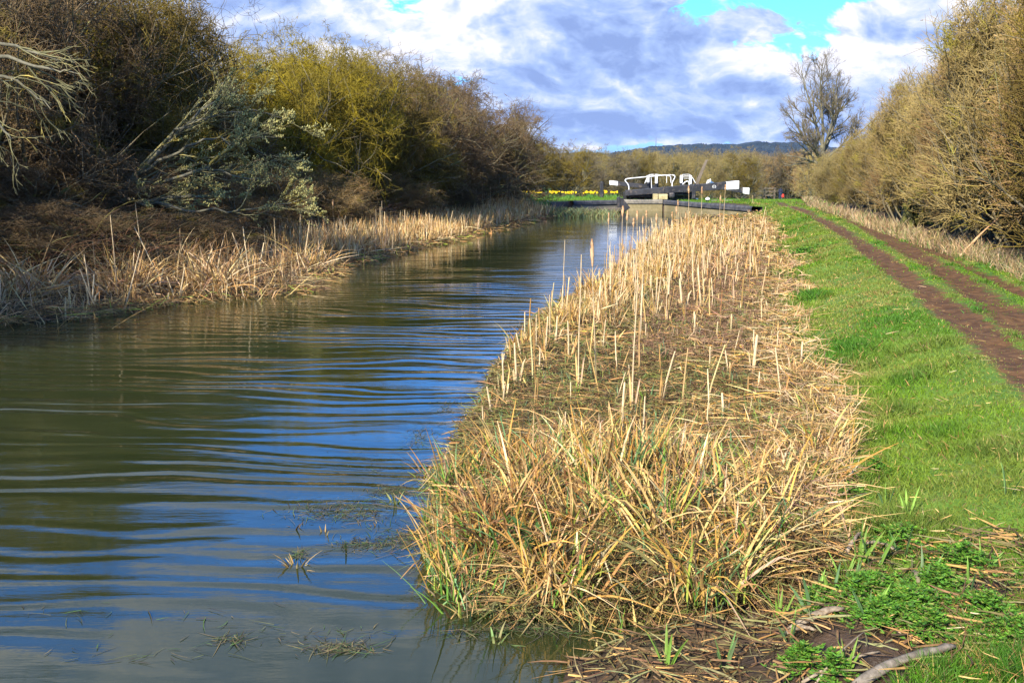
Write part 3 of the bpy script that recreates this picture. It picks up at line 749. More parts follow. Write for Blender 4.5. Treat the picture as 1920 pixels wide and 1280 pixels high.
def scatter(n, ylo, yhi, f0, f1, xa, xb, p=2.0):
    """random points between edges xa(y)..xb(y), thinning with distance like y^-p"""
    u = RNG.random(n)
    if abs(p - 1) < 1e-6: y = ylo * (yhi / ylo) ** u
    else: q = 1 - p; y = (ylo ** q + u * (yhi ** q - ylo ** q)) ** (1 / q)
    fr = f0 + (f1 - f0) * RNG.random(n)
    a, b = xa(y), xb(y)
    return a + (b - a) * fr, y

def unit(az, el): return np.stack([np.cos(az) * np.cos(el), np.sin(az) * np.cos(el), np.sin(el)], -1)

def reed_mass(name, x, y, hgt, pal, w, lean, wid, lying, K=4, mat=None, label=None, cat=None, base_z=None, tall=None):
    """a mass of dead leaves: 'lying' is the share that lies flat"""
    n = len(x); z = gz(x, y) if base_z is None else base_z
    ly = RNG.random(n) < lying
    az = RNG.random(n) * 2 * pi
    el = np.where(ly, RNG.normal(size=n) * .22 + .10, pi / 2 - np.abs(RNG.normal(size=n)) * lean)
    d = unit(az, el)
    L = hgt * (.45 + .75 * RNG.random(n)) * np.where(ly, 1.0, .8)
    zz = np.where(ly, z + RNG.random(n) ** 2 * .10, z - .02)
    bend = unit(RNG.random(n) * 2 * pi, RNG.normal(size=n) * .15) * ((.25 + .5 * ly) * RNG.random(n))[:, None] + np.array([0, 0, -.12])
    kink = .35 + .5 * RNG.random(n); kd = nrm(d * .35 + unit(RNG.random(n) * 2 * pi, RNG.normal(size=n) * .3 - .35))
    nk = RNG.random(n) > .35; kink[nk] = 2.0
    col = pick(pal, n, w)
    V, Fq, cc = ribbons(np.stack([x, y, zz], -1), d, L, wid * (.6 + .7 * RNG.random(n)), K, bend, kink, kd, col)
    return V, Fq, cc

def wscale(y, w0, k=.0011): return np.maximum(w0, y * k)

# --- right bank: the flattened mat of dead leaves over the whole bed
def right_bed():
    parts = []
    x, y = scatter(105000, 3.9, 41, 0, 1.0, Rx, Gx, 1.9)
    pa = fbm(x * 1.3, y * 1.3, 50, 3); fr = (x - Rx(y)) / (Gx(y) - Rx(y))
    # olive-brown mats in the middle, paler at the rims
    mid = np.exp(-((fr - .5) / .28) ** 2) * sst(5.4, 7, y) * sst(26, 14, y)
    low = np.maximum(mid, .66 + .34 * sst(.42, .58, pa))
    m = RNG.random(len(x)) < low
    parts.append(reed_mass('a', x[m], y[m], .16, [OLV, BRN, TAN, DRK, (.20, .19, .055), (.13, .14, .03)], [4, 5, 2, 4, 2, 2], .7, wscale(y[m], .0042, .0007), .86))
    m &= RNG.random(len(x)) < 1 - .50 * sst(5.8, 5.0, y)
    m2 = ~m & (RNG.random(len(x)) < .62 - .38 * sst(5.8, 5.0, y))
    parts.append(reed_mass('a', x[m2], y[m2], .24, [STRAW, TAN, PINK, BRN, OLV, PALE, OCH], [4, 5, 2, 3, 3, 2, 2], .6, wscale(y[m2], .0065), .78))
    # dark olive fringe at the waterline
    n = 7000; yy = 3.95 + 12 * RNG.random(n) ** 2; xx = Rx(yy) - .08 + .22 * RNG.random(n)
    parts.append(reed_mass('a', xx, yy, .14, [OLV, (.13, .13, .04), (.20, .20, .06), BRN, TAN, DRK], [4, 3, 3, 2, 1, 2], .7, wscale(yy, .006), .7, base_z=np.maximum(gz(xx, yy), .0)))
    n = 3500; xx = -.1 + 1.25 * RNG.random(n); yy = 3.93 + .12 * RNG.random(n)
    parts.append(reed_mass('a', xx, yy, .14, [OLV, (.13, .13, .04), (.20, .20, .06), BRN, TAN, DRK], [4, 3, 3, 2, 2, 2], .7, wscale(yy, .006), .7, base_z=np.maximum(gz(xx, yy), .0)))
    # green blades coming up through the mat
    n = 7000; xx, yy = scatter(n, 4.0, 24, .0, .85, Rx, Gx, 1.8); k = fbm(xx * 1.6, yy * 1.6, 71, 3) > .47; xx, yy = xx[k], yy[k]
    parts.append(reed_mass('a', xx, yy, .20, [(.12, .20, .06), (.14, .22, .11), (.20, .24, .06)], None, .35, wscale(yy, .006, .0007), .0))
    # a brown wiry patch of dead herbs
    n = 9000; yy = 9.0 + RNG.random(n) ** 1.2 * 11; xx = Rx(yy) + (Gx(yy) - Rx(yy)) * (.45 + .42 * RNG.random(n))
    parts.append(reed_mass('a', xx, yy, .30, [(.22, .12, .07), (.27, .17, .10), (.15, .09, .05)], None, .9, wscale(yy, .004, .0006), .55))
    V, Fq, cc = join(parts)
    o = mesh_np('reed_litter', V, Fq, M_LITTER, col=cc); tag(o, 'flattened dead reed leaves covering the right bank bed', 'reed litter', kind='stuff')
right_bed()

def standing():
    """upright dead reeds too many to count, both banks"""
    parts = []
    # far part of the right bed: dense pale stand
    x, y = scatter(12000, 11, 36.5, 0, 1.0, Rx, Gx, 1.4)
    fr = (x - Rx(y)) / (Gx(y) - Rx(y)); keep = (RNG.random(len(x)) < np.where(fr < .45, 1, .55) * np.where((y < 17) & (fr > .35), .25, 1)); x, y = x[keep], y[keep]
    e = (x - Rx(y)) / (Gx(y) - Rx(y)); k = RNG.random(len(x)) < .35 + .65 * sst(.02, .16, e); x, y, e = x[k], y[k], e[k]
    parts.append(reed_mass('a', x, y, (.26 + .20 * sst(.05, .25, e) * sst(.85, .5, e)) * (1 - .35 * sst(26, 36, y)), [STRAW, PALE, TAN, PINK, OCH], [5, 4, 3, 2, 1], .38, wscale(y, .009, .0007), .15))
    # grassy rim of the bed: pale bleached leaves
    x, y = scatter(9000, 4.0, 40, -.10, .16, lambda q: Gx(q), lambda q: Gx(q) - 2.2, 1.8)
    parts.append(reed_mass('a', x, y, .22, [STRAW, PALE, PINK, TAN], [4, 3, 3, 2], .6, wscale(y, .006, .0008), .6))
    V, Fq, cc = join(parts)
    o = mesh_np('dead_reeds', V, Fq, M_LEAF, col=cc); tag(o, 'dense stand of upright straw coloured reeds on the right bank', 'reeds', kind='stuff')
    parts = []
    # left bank
    x, y = scatter(26000, 12.2, 47.5, 0, 1.0, lambda q: Lx(q) + .05, lambda q: Lx(q) - 2.6 - .03 * q, 1.5)
    dl = Lx(y) - x
    k = RNG.random(len(x)) < np.exp(-np.maximum(dl - 1.6, 0) / .9); x, y = x[k], y[k]
    hn = .30 + .55 * sst(.35, .7, fbm(x * .9, y * .9, 88, 3)); k = RNG.random(len(x)) < .35 + .65 * sst(.35, .6, fbm(x * 1.4, y * 1.4, 89, 3)); x, y, hn = x[k], y[k], hn[k]
    parts.append(reed_mass('a', x, y, hn, [STRAW, TAN, PALE, PINK, BRN, DRK], [3, 4, 3, 2, 4, 4], .60, wscale(y, .009, .0007), .55))
    x, y = scatter(13000, 21, 44, .0, .95, Lx, lambda q: Lx(q) - 3.2, 1.2)
    parts.append(reed_mass('a', x, y, .75, [STRAW, PALE, TAN], [4, 4, 3], .22, wscale(y, .012, .0008), .05))
    x, y = scatter(5000, 12.0, 47, -.16, .10, Lx, lambda q: Lx(q) - 2.2, 1.6)
    parts.append(reed_mass('a', x, y, .30, [OLV, TAN, BRN, YGR, STRAW], [3, 3, 3, 1, 1], .8, wscale(y, .008, .0008), .85, base_z=np.maximum(gz(x, y), .01)))
    V, Fq, cc = join(parts)
    o = mesh_np('dead_reeds', V, Fq, M_LEAF, col=cc); tag(o, 'dense dead reeds and fallen leaves edging the left bank', 'reeds', kind='stuff')
standing()

def tussock(name, x, y, r, n, h, pal, w, mat, label, group=None, cat='reed clump', lean=.5, droop=.5, wid=.014, kinkp=.3, green=0.0):
    z = float(gz(np.array([x]), np.array([y]))[0])
    o = empty(name, (x, y, z), 0, label, cat, group)
    def leaves(n, pal, w, h, part, mat, lean, wid):
        a = RNG.random(n) * 2 * pi; rad = r * np.sqrt(RNG.random(n)); bx, by = rad * np.cos(a), rad * np.sin(a)
        oa = a + RNG.normal(size=n) * 1.5; el = pi / 2 - np.abs(RNG.normal(size=n)) * lean * (.4 + rad / r * .8)
        d = unit(oa, el); L = h * (.5 + .6 * RNG.random(n))
        bend = unit(oa, np.zeros(n)) * (droop * RNG.random(n) * .6)[:, None] + np.array([0, 0, -1.]) * (droop * RNG.random(n) ** 1.5 * .75)[:, None]
        kink = .3 + .55 * RNG.random(n); kd = nrm(d * .3 + unit(RNG.random(n) * 2 * pi, RNG.normal(size=n) * .35 - .5)); kink[RNG.random(n) > kinkp] = 2.
        col = pick(pal, n, w)
        V, Fq, cc = ribbons(np.stack([bx, by, np.full(n, -.04)], -1), d, L, wid * (.55 + .8 * RNG.random(n)), 7, bend, kink, kd, col, fold=True)
        wz = V[:, 2] + z; V[:, 2] = np.where(wz < -.02, -.02 - z, V[:, 2])
        mesh_np(part, V, Fq, mat, o, col=cc)
    leaves(int(n * (1 - green)), pal, w, h, 'dead_leaves', M_LEAF, lean, wid)
    if green > 0: leaves(max(4, int(n * green)), [GRN, BGR, YGR, (.10, .17, .05)], [4, 4, 3, 2], h * .85, 'green_leaves', M_GREEN, lean * .5, wid * .9)
    return o
GT1 = 'reed clumps at the near tip of the right bed'
def P0(px, py, z=.12): q = W(px, py, z); return q[0], q[1]
TUS = [  # px,py base, radius, n, height, green, lean, label
    (875, 1015, .18, 260, .38, .32, .25, 'yellow and green reed clump at the outer corner of the right bed'),
    (900, 1075, .18, 200, .34, .35, .45, 'green streaked reed clump at the waterline of the near tip'),
    (960, 1010, .22, 260, .42, .08, .75, 'russet tangled clump with reeds bent over into a dome'),
    (1035, 960, .20, 220, .44, .10, .40, 'golden upright clump behind the dock leaves'),
    (1060, 1080, .18, 200, .36, .12, .60, 'tan clump right of the dock leaves by the water'),
    (1150, 980, .16, 200, .50, .18, .35, 'tall pale clump with a thick white split stem'),
    (1240, 1040, .20, 240, .42, .10, .50, 'straw clump with drooping leaves in the centre of the near tip'),
    (1160, 1110, .18, 200, .32, .15, .65, 'low tan clump over the dark cove'),
    (1290, 970, .13, 170, .34, .08, .22, 'compact orange upright clump of cut reeds'),
    (1330, 1105, .20, 220, .34, .10, .70, 'brownish sprawling clump beside the mud cove'),
    (1420, 1075, .20, 200, .30, .10, .75, 'sprawling dry clump between the cove and the grass'),
    (870, 900, .17, 190, .36, .30, .45, 'green and straw clump on the left shoulder of the tip'),
    (840, 860, .15, 140, .26, .25, .60, 'low olive clump jutting into the water'),
    (960, 890, .18, 200, .34, .12, .60, 'russet clump behind the domed one'),
    (1060, 870, .16, 170, .32, .15, .55, 'straw clump behind the golden upright one'),
    (1230, 890, .14, 160, .36, .25, .35, 'green hearted clump right of the split stem'),
    (1350, 960, .18, 160, .26, .20, .70, 'flattened clump among young green shoots'),
    (1480, 980, .20, 190, .28, .04, .80, 'pinkish dry clump leaning on the grass edge'),
    (1540, 900, .17, 160, .26, .04, .70, 'pale bleached clump at the grass edge, middle'),
    (1545, 820, .15, 150, .26, .03, .60, 'bleached clump at the grass edge above the middle one'),
    (1510, 740, .15, 130, .26, .02, .60, 'thin bleached clump at the grass edge near the brown herbs'),
    (930, 745, .15, 120, .20, .30, .75, 'low olive tuft at the notch in the waterline'),
    (990, 640, .20, 190, .38, .06, .30, 'upright straw clump beside the waterline below the tall stems'),
    (1060, 610, .22, 210, .42, .05, .28, 'second upright straw clump, right of the waterline one'),
    (845, 985, .12, 150, .32, .40, .15, 'slim green and yellow clump at the leftmost point of the near tip'),
    (868, 1050, .13, 150, .34, .55, .20, 'fresh green upright clump on the corner of the near tip'),
    (835, 935, .11, 120, .30, .50, .22, 'green and gold clump on the water edge above the corner'),
    (980, 1085, .12, 120, .26, .45, .35, 'short green clump in front of the dock leaves'),
    (1110, 1030, .14, 150, .40, .10, .30, 'tall golden clump between the split stem and the dock leaves'),
    (1200, 960, .13, 150, .44, .14, .25, 'tall straw clump standing behind the compact orange one'),
    (1380, 1020, .15, 140, .30, .16, .50, 'mixed brown and green clump near the centre of the near bank'),
    (1240, 640, .2, 130, .28, .05, .7, 'small brown tuft amid the wiry herbs'),
    (1120, 560, .28, 240, .50, .03, .25, 'broad pale clump below the seed heads'),
    (1230, 520, .3, 240, .50, .08, .25, 'broad pale clump with dark green heart beneath the seed heads'),
]
for px, py, r, n, h, g, ln, lb in TUS:
    x, y = P0(px, py)
    tussock('reed_clump', x, y, r * 1.05, int(n * 1.7), h * (1.12 if y < 6 else .9), [STRAW, TAN, PALE, OCH, (.56, .42, .13), BRN] if 'russet' not in lb else [(.40, .20, .06), OCH, BRN, TAN, STRAW],
            [5, 4, 2, 3, 2, 2] if 'russet' not in lb else [5, 3, 3, 3, 1], M_LEAF, lb, GT1, lean=ln * .50, green=min(.62, g * 2.0 + .05), kinkp=.42, droop=.70 + ln * .7, wid=.0115)
TUL = [(110, 590, 15.), (230, 545, 0), (400, 535, 0), (460, 540, 0), (330, 520, 0), (560, 500, 0), (640, 470, 0), (50, 560, 0), (170, 520, 0)]
LL = ['shaded clump of reed stumps at the far left waterline', 'grey shaded reed clump on the left bank', 'sunlit arching reed clump bowing to the water on the left bank', 'bright dome of bent reeds, nearest the water on the left bank',
      'brown reed clump behind the bright dome', 'greyish reed clump where the left bank turns', 'straw clump on the mudflat beyond the left turn', 'dark reed clump against the left picture edge', 'half shaded clump below the fallen willow trunk']
for (px, py, _), lb in zip(TUL, LL):
    q = W(px, py, .15)
    tussock('reed_clump', q[0], q[1], .42, 260, .85, [STRAW, TAN, PALE, PINK], [4, 4, 3, 2], M_LEAF, lb, 'reed clumps on the left bank', lean=.55, green=0, kinkp=.5, droop=1.3, wid=.019)

# --- upright cut stems and cattails
def stub_proto(seed, h, r, fork=False):
    rng = np.random.default_rng(seed); o = empty('broken_reed')
    P, Ds = grow(np.array([[0, 0, -.05]]), np.array([[rng.normal() * .05, rng.normal() * .05, 1.]]), np.array([h + .05]), 6, .018, 0, rng)
    V, Fq, _ = tubes(P, r * np.interp(np.linspace(0, 1, 6), [0, .3, .9, 1], [1.0, .92, .78, .62])[None], 6)
    cc = np.repeat(np.array([[.62, .47, .26]]), len(V), 0) * np.interp(V[:, 2] / h, [0, .25, 1], [.75, 1, 1.08])[:, None]
    mesh_np('stem', V, Fq, M_LEAF, o, col=cc)
    n = 4 + (2 if fork else 0); a = rng.random(n) * 6.28
    V, Fq, cc = ribbons(np.stack([np.cos(a) * r * .8, np.sin(a) * r * .8, np.full(n, -.03)], -1), unit(a, pi / 2 - .10 - rng.random(n) * (.5 if fork else .2)), h * (.4 + .7 * rng.random(n)), np.full(n, r * 1.7), 5,
                        kink=.45 + .5 * rng.random(n), kdir=unit(a + 1, -.6 + rng.random(n)), col=pick([STRAW, PALE, TAN], n), fold=True)
    mesh_np('leaf', V, Fq, M_LEAF, o, col=cc)
    return o
STUB = [stub_proto(i, h, r, f) for i, (h, r, f) in enumerate(((.32, .0085, False), (.42, .0085, True), (.25, .011, False), (.55, .007, False), (.36, .009, True)))]
STUBH = [.32, .42, .25, .55, .36]
uz = set()
def put(proto, x, y, s, label, cat, group, tilt=.0, sz=None, rz=None, z=None):
    o = proto if proto.name not in uz else copy_tree(proto)
    uz.add(proto.name)
    o.location = (float(x), float(y), float(gz(np.array([x]), np.array([y]))[0]) if z is None else z)
    o.rotation_euler = (random.gauss(0, tilt), random.gauss(0, tilt), random.random() * 6.28 if rz is None else rz)
    o.scale = (s, s, s if sz is None else sz)
    return tag(o, label, cat, group)
NAMED = [(905, 790, 50), (945, 735, 95), (1410, 720, 78), (1372, 680, 55), (1330, 705, 50), (1325, 815, 70), (1130, 655, 60), (1118, 612, 90), (1005, 655, 70), (1022, 665, 75), (984, 625, 60), (1210, 645, 40),
         (1350, 505, 60), (1245, 560, 90), (1252, 590, 100), (1260, 530, 80), (1200, 640, 110), (1280, 580, 60), (1375, 590, 45), (1338, 575, 55), (1300, 640, 50), (1230, 590, 70), (940, 680, 40),
         (1170, 560, 90), (1160, 600, 60), (1145, 570, 80), (1410, 400, 18), (1500, 720, 50), (1195, 930, 170), (1165, 830, 120), (1060, 825, 60), (1090, 850, 70), (1420, 760, 40), (1150, 760, 70), (1070, 760, 40), (1180, 730, 50), (1455, 690, 50)]
SG = 'broken reed stems standing in the right bed'
for i, (px, py, hp) in enumerate(NAMED):
    x, y = P0(px, py, .13); hh = hp * y / F * 1.0; k = i % 5
    put(STUB[k], x, y, min(max(hh / STUBH[k], .7), 1.6), 'broken pale reed stem standing in the right reed bed', 'reed stem', SG, .06, sz=hh / STUBH[k] if hh > .1 else 1)
rs = random.Random(3)
for i in range(200):
    y = 6.5 + 22 * rs.random() ** 1.1; fr = rs.random() ** 1.7 * .9; x = float(Rx(y) + (Gx(y) - Rx(y)) * (.05 + fr))
    if y > 14 or rs.random() < .35: put(STUB[i % 5], x, y, 1.0 + (.25 if y > 14 else 0), 'broken pale reed stem standing in the right reed bed', 'reed stem', SG, .10, sz=.6 + rs.random() * .9)
def more_stems():
    n = 520; y = 7 + 27 * RNG.random(n) ** 1.1; x = Rx(y) + (Gx(y) - Rx(y)) * (.02 + .92 * RNG.random(n) ** 1.6); k = (y > 14) | (RNG.random(n) < .3); x, y = x[k], y[k]; n = len(x)
    a = RNG.random(n) * 6.28; P, _ = grow(np.stack([x, y, gz(x, y) - .03], -1), unit(a, pi / 2 - np.abs(RNG.normal(size=n)) * .14), .16 + .42 * RNG.random(n) ** 1.4, 4, .03, 0, RNG)
    c = pick([PALE, STRAW, TAN], n); V, Fq, cc = tubes(P, (.005 + .006 * RNG.random(n))[:, None] * np.linspace(1, .7, 4)[None], 5, c)
    tag(mesh_np('broken_reeds', V, Fq, M_LEAF, col=cc), 'smaller snapped reed stems bristling all over the right bed', 'reeds', kind='stuff')
more_stems()
SL = 'broken reed stems standing on the left bank'
for i in range(60):
    y = 12.6 + 16 * rs.random() ** 1.3; x = float(Lx(y) - 1.7 * rs.random() ** 1.3 + .12)
    put(STUB[i % 5], x, y, 1.3, 'broken grey tan reed stem standing on the left bank', 'reed stem', SL, .16, sz=.9 + rs.random() * 1.2)

def cattail_proto(seed, h, headed=True):
    rng = np.random.default_rng(seed); o = empty('cattail')
    P, Ds = grow(np.array([[0, 0, -.05]]), np.array([[rng.normal() * .03, rng.normal() * .03, 1.]]), np.array([h]), 9, .012, 0, rng)
    V, Fq, _ = tubes(P, np.linspace(.0085, .0045, 9)[None], 5)
    mesh_np('stem', V, Fq, M_LEAF, o, col=np.repeat(np.array([[.60, .45, .25]]), len(V), 0))
    if headed:
        L = .17 + .05 * rng.random(); top = P[0, -1]; dv = Ds[0, -1]; n = 11; t = np.linspace(0, 1, n)
        Q = (top - dv * L * .9)[None] + dv[None] * (t * L)[:, None] + rng.normal(size=(n, 3)) * .0022
        R = .026 * np.sqrt(np.clip(np.sin(pi * (t * .94 + .03)), 0, 1)) * (1 + rng.normal(size=n) * .20)
        V, Fq, _ = tubes(Q[None], R[None], 8)
        mesh_np('seed_head', V, Fq, M_HEAD, o)
    n = 3; a = rng.random(n) * 6.28
    V, Fq, cc = ribbons(np.stack([np.cos(a) * .01, np.sin(a) * .01, np.full(n, -.03)], -1), unit(a, pi / 2 - .06 - rng.random(n) * .12), h * (.35 + .4 * rng.random(n)), np.full(n, .016), 6,
                        kink=.6 + .35 * rng.random(n), kdir=unit(a + 1, -.9 + rng.random(n)), col=pick([STRAW, PALE, TAN], n), fold=True)
    mesh_np('leaf', V, Fq, M_LEAF, o, col=cc)
    return o
CT = [cattail_proto(50, 1.2), cattail_proto(51, 1.2), cattail_proto(52, 1.2)]; CN = [cattail_proto(60, 1.2, False), cattail_proto(61, 1.2, False)]
for o in CN: o.name = 'bare_reed_stalk'
CAT = [  # px top, py top, py base, headed, label or None
    (1056, 445, 586, 0, 'tall thin stalk nearest the open water'), (1086, 468, 724, 0, 'long thin stalk rising from the mat left of centre'), (1119, 445, 727, 1, 'tall cattail stalk with ragged small head beside the long thin one'),
    (1186, 498, 768, 0, 'longest bare stalk, in the middle of the right bed'), (1136, 398, 552, 1, 'cattail standing alone left of the seed head group'),
    (1166, 383, 500, 1, None), (1173, 395, 505, 1, None), (1182, 408, 520, 1, None), (1196, 396, 500, 1, None), (1202, 404, 490, 1, None), (1209, 393, 490, 1, None), (1228, 402, 500, 1, None),
    (1245, 414, 490, 1, None), (1256, 397, 470, 1, None), (1267, 386, 470, 1, None), (1283, 400, 470, 1, None), (1271, 374, 450, 1, None),
    (1290, 349, 430, 1, 'tall cattail seen against the black balance beam, left one'), (1313, 351, 432, 1, 'tall cattail seen against the black balance beam, middle one'), (1356, 346, 425, 1, 'tall cattail in front of the white beam end'),
    (1349, 365, 430, 1, 'short cattail beside the one in front of the white beam end'), (1250, 470, 610, 0, None), (1205, 440, 560, 0, None), (1145, 450, 560, 0, None), (1215, 430, 540, 0, None), (1300, 420, 520, 0, None), (1160, 440, 560, 0, None), (1350, 440, 520, 0, None), (1190, 450, 600, 0, None)]
for i, (px, pt, pb, hd, lb) in enumerate(CAT):
    q = W(px, pb, .14); top = D(px, pt, q[1]); h = top[2] - q[2]
    pr = CT[i % 3] if hd else CN[i % 2]
    s = h / 1.15
    put(pr, q[0], q[1], s * (.5 if (hd and pb > 540) else .9), lb or ('brown headed cattail in the cluster before the canal lock' if hd else 'thin bare stalk above the broken reeds of the right bed'), 'cattail' if hd else 'reed stalk',
        'cattails with brown heads in the right bed' if hd else 'tall bare stalks in the right bed', .012, sz=s)
    o = None
CATL = [(789, 337, 412, 1), (875, 335, 405, 1), (903, 349, 405, 1), (950, 346, 402, 1), (752, 360, 425, 1), (830, 349, 410, 1), (772, 358, 415, 1), (963, 358, 402, 1), (628, 380, 450, 1), (721, 379, 432, 0), (707, 385, 450, 0), (865, 355, 408, 1), (920, 352, 405, 1),
        (220, 385, 545, 0), (267, 390, 520, 0), (518, 400, 500, 0), (600, 420, 480, 0), (102, 528, 600, 0), (118, 560, 612, 0)]
for i, (px, pt, pb, hd) in enumerate(CATL):
    q = W(px, pb, .2); top = D(px, pt, q[1]); h = top[2] - q[2]; s = h / 1.15
    put(CT[i % 3] if hd else CN[i % 2], q[0], q[1], max(s, .8), 'brown headed cattail over the pale reeds of the left bank' if hd else 'thin bare stalk standing on the left bank', 'cattail' if hd else 'reed stalk',
        'cattails on the left bank' if hd else 'bare stalks on the left bank', .02, sz=s)

# ------------------------------------------------------------------ grass, weeds, undergrowth
def build_grass():
    parts = []
    n = 400000
    x, y = scatter(n, 2.3, 60, -.02, 1.03, Gx, Hx, 1.9)
    rut, lit, mud = zones(x, y); z = gz(x, y)
    tuft = fbm(x * 2.4, y * 2.4, 60, 3); patch = fbm(x * .7, y * .7, 66, 3)
    dead = fbm(x * 1.6, y * 1.6, 90, 3)
    keep = (RNG.random(n) > np.clip(rut * 1.35 + fbm(x * 7, y * 5, 5, 3) * 1.1 - .62, 0, .97)) & (RNG.random(n) > mud)
    x, y, z, tuft, patch, dead, rut = [q[keep] for q in (x, y, z, tuft, patch, dead, rut)]; n = len(x)
    h = (.022 + .055 * sst(.5, .8, tuft) + .02 * RNG.random(n)) * (1 + .02 * y); h *= np.where((x - Gx(y)) < .5, 1.35, 1); h *= 1 - .45 * np.clip(rut * 2, 0, 1)
    az = RNG.random(n) * 2 * pi; el = pi / 2 - np.abs(RNG.normal(size=n)) * .7
    c1, c2, c3 = np.array([.060, .152, .003]), np.array([.105, .200, .004]), np.array([.038, .122, .004])
    t = sst(.35, .65, patch)[:, None]; col = c1 * (1 - t) + c2 * t; tt = sst(.55, .8, tuft)[:, None]; col = col * (1 - tt) + c3 * tt
    col = col * (1 + RNG.normal(size=(n, 1)) * .2)
    worn = (np.exp(-((x - ev(R1, y) + .9) / .8) ** 2) * .55 + np.clip(rut * 1.2, 0, .6)) * sst(.30, .6, fbm(x * 1.1, y * .8, 17, 3)) + .5 * sst(.5, .68, dead)
    wv = np.clip(worn * sst(3.0, 4.5, y), 0, .85)[:, None]; col = col * (1 - wv) + np.array([.19, .19, .04]) * wv * (.7 + .6 * RNG.random((n, 1))); h = h * (1 - .45 * wv[:, 0])
    dd = RNG.random(n) < .05 + .2 * sst(.52, .75, dead); col[dd] = pick([TAN, (.26, .22, .06), BRN, STRAW], int(dd.sum()), [3, 4, 3, 1])
    V, Fq, cc = ribbons(np.stack([x, y, z - .005], -1), unit(az, el), h, np.maximum(.0026, y * .0008) * (.7 + .6 * RNG.random(n)), 3, unit(az, -.2 + 0 * az) * .25, col=np.clip(col, .01, .8), tip=.1)
    o = mesh_np('grass', V, Fq, M_GREEN, col=cc); tag(o, 'short bright green grass of the towpath verge', 'grass', kind='stuff')
    # lawn by the lock, left side and right side
    n = 26000; yy = 46 + 22 * RNG.random(n); xx = -3 + 18 * RNG.random(n)
    k = ((yy > 50.9) | (xx > Rx(yy) + .5) | (xx < Lx(yy) - .6)) ; xx, yy = xx[k], yy[k]; n = len(xx)
    V, Fq, cc = ribbons(np.stack([xx, yy, gz(xx, yy)], -1), unit(RNG.random(n) * 6.28, pi / 2 - np.abs(RNG.normal(size=n)) * .5), .06 + .05 * RNG.random(n), np.full(n, .03), 2, col=pick([(.085, .18, .015), (.12, .22, .02)], n))
    o = mesh_np('lawn_grass', V, Fq, M_GREEN, col=cc); tag(o, 'mown grass on the lock side behind the coping', 'grass', kind='stuff')
build_grass()

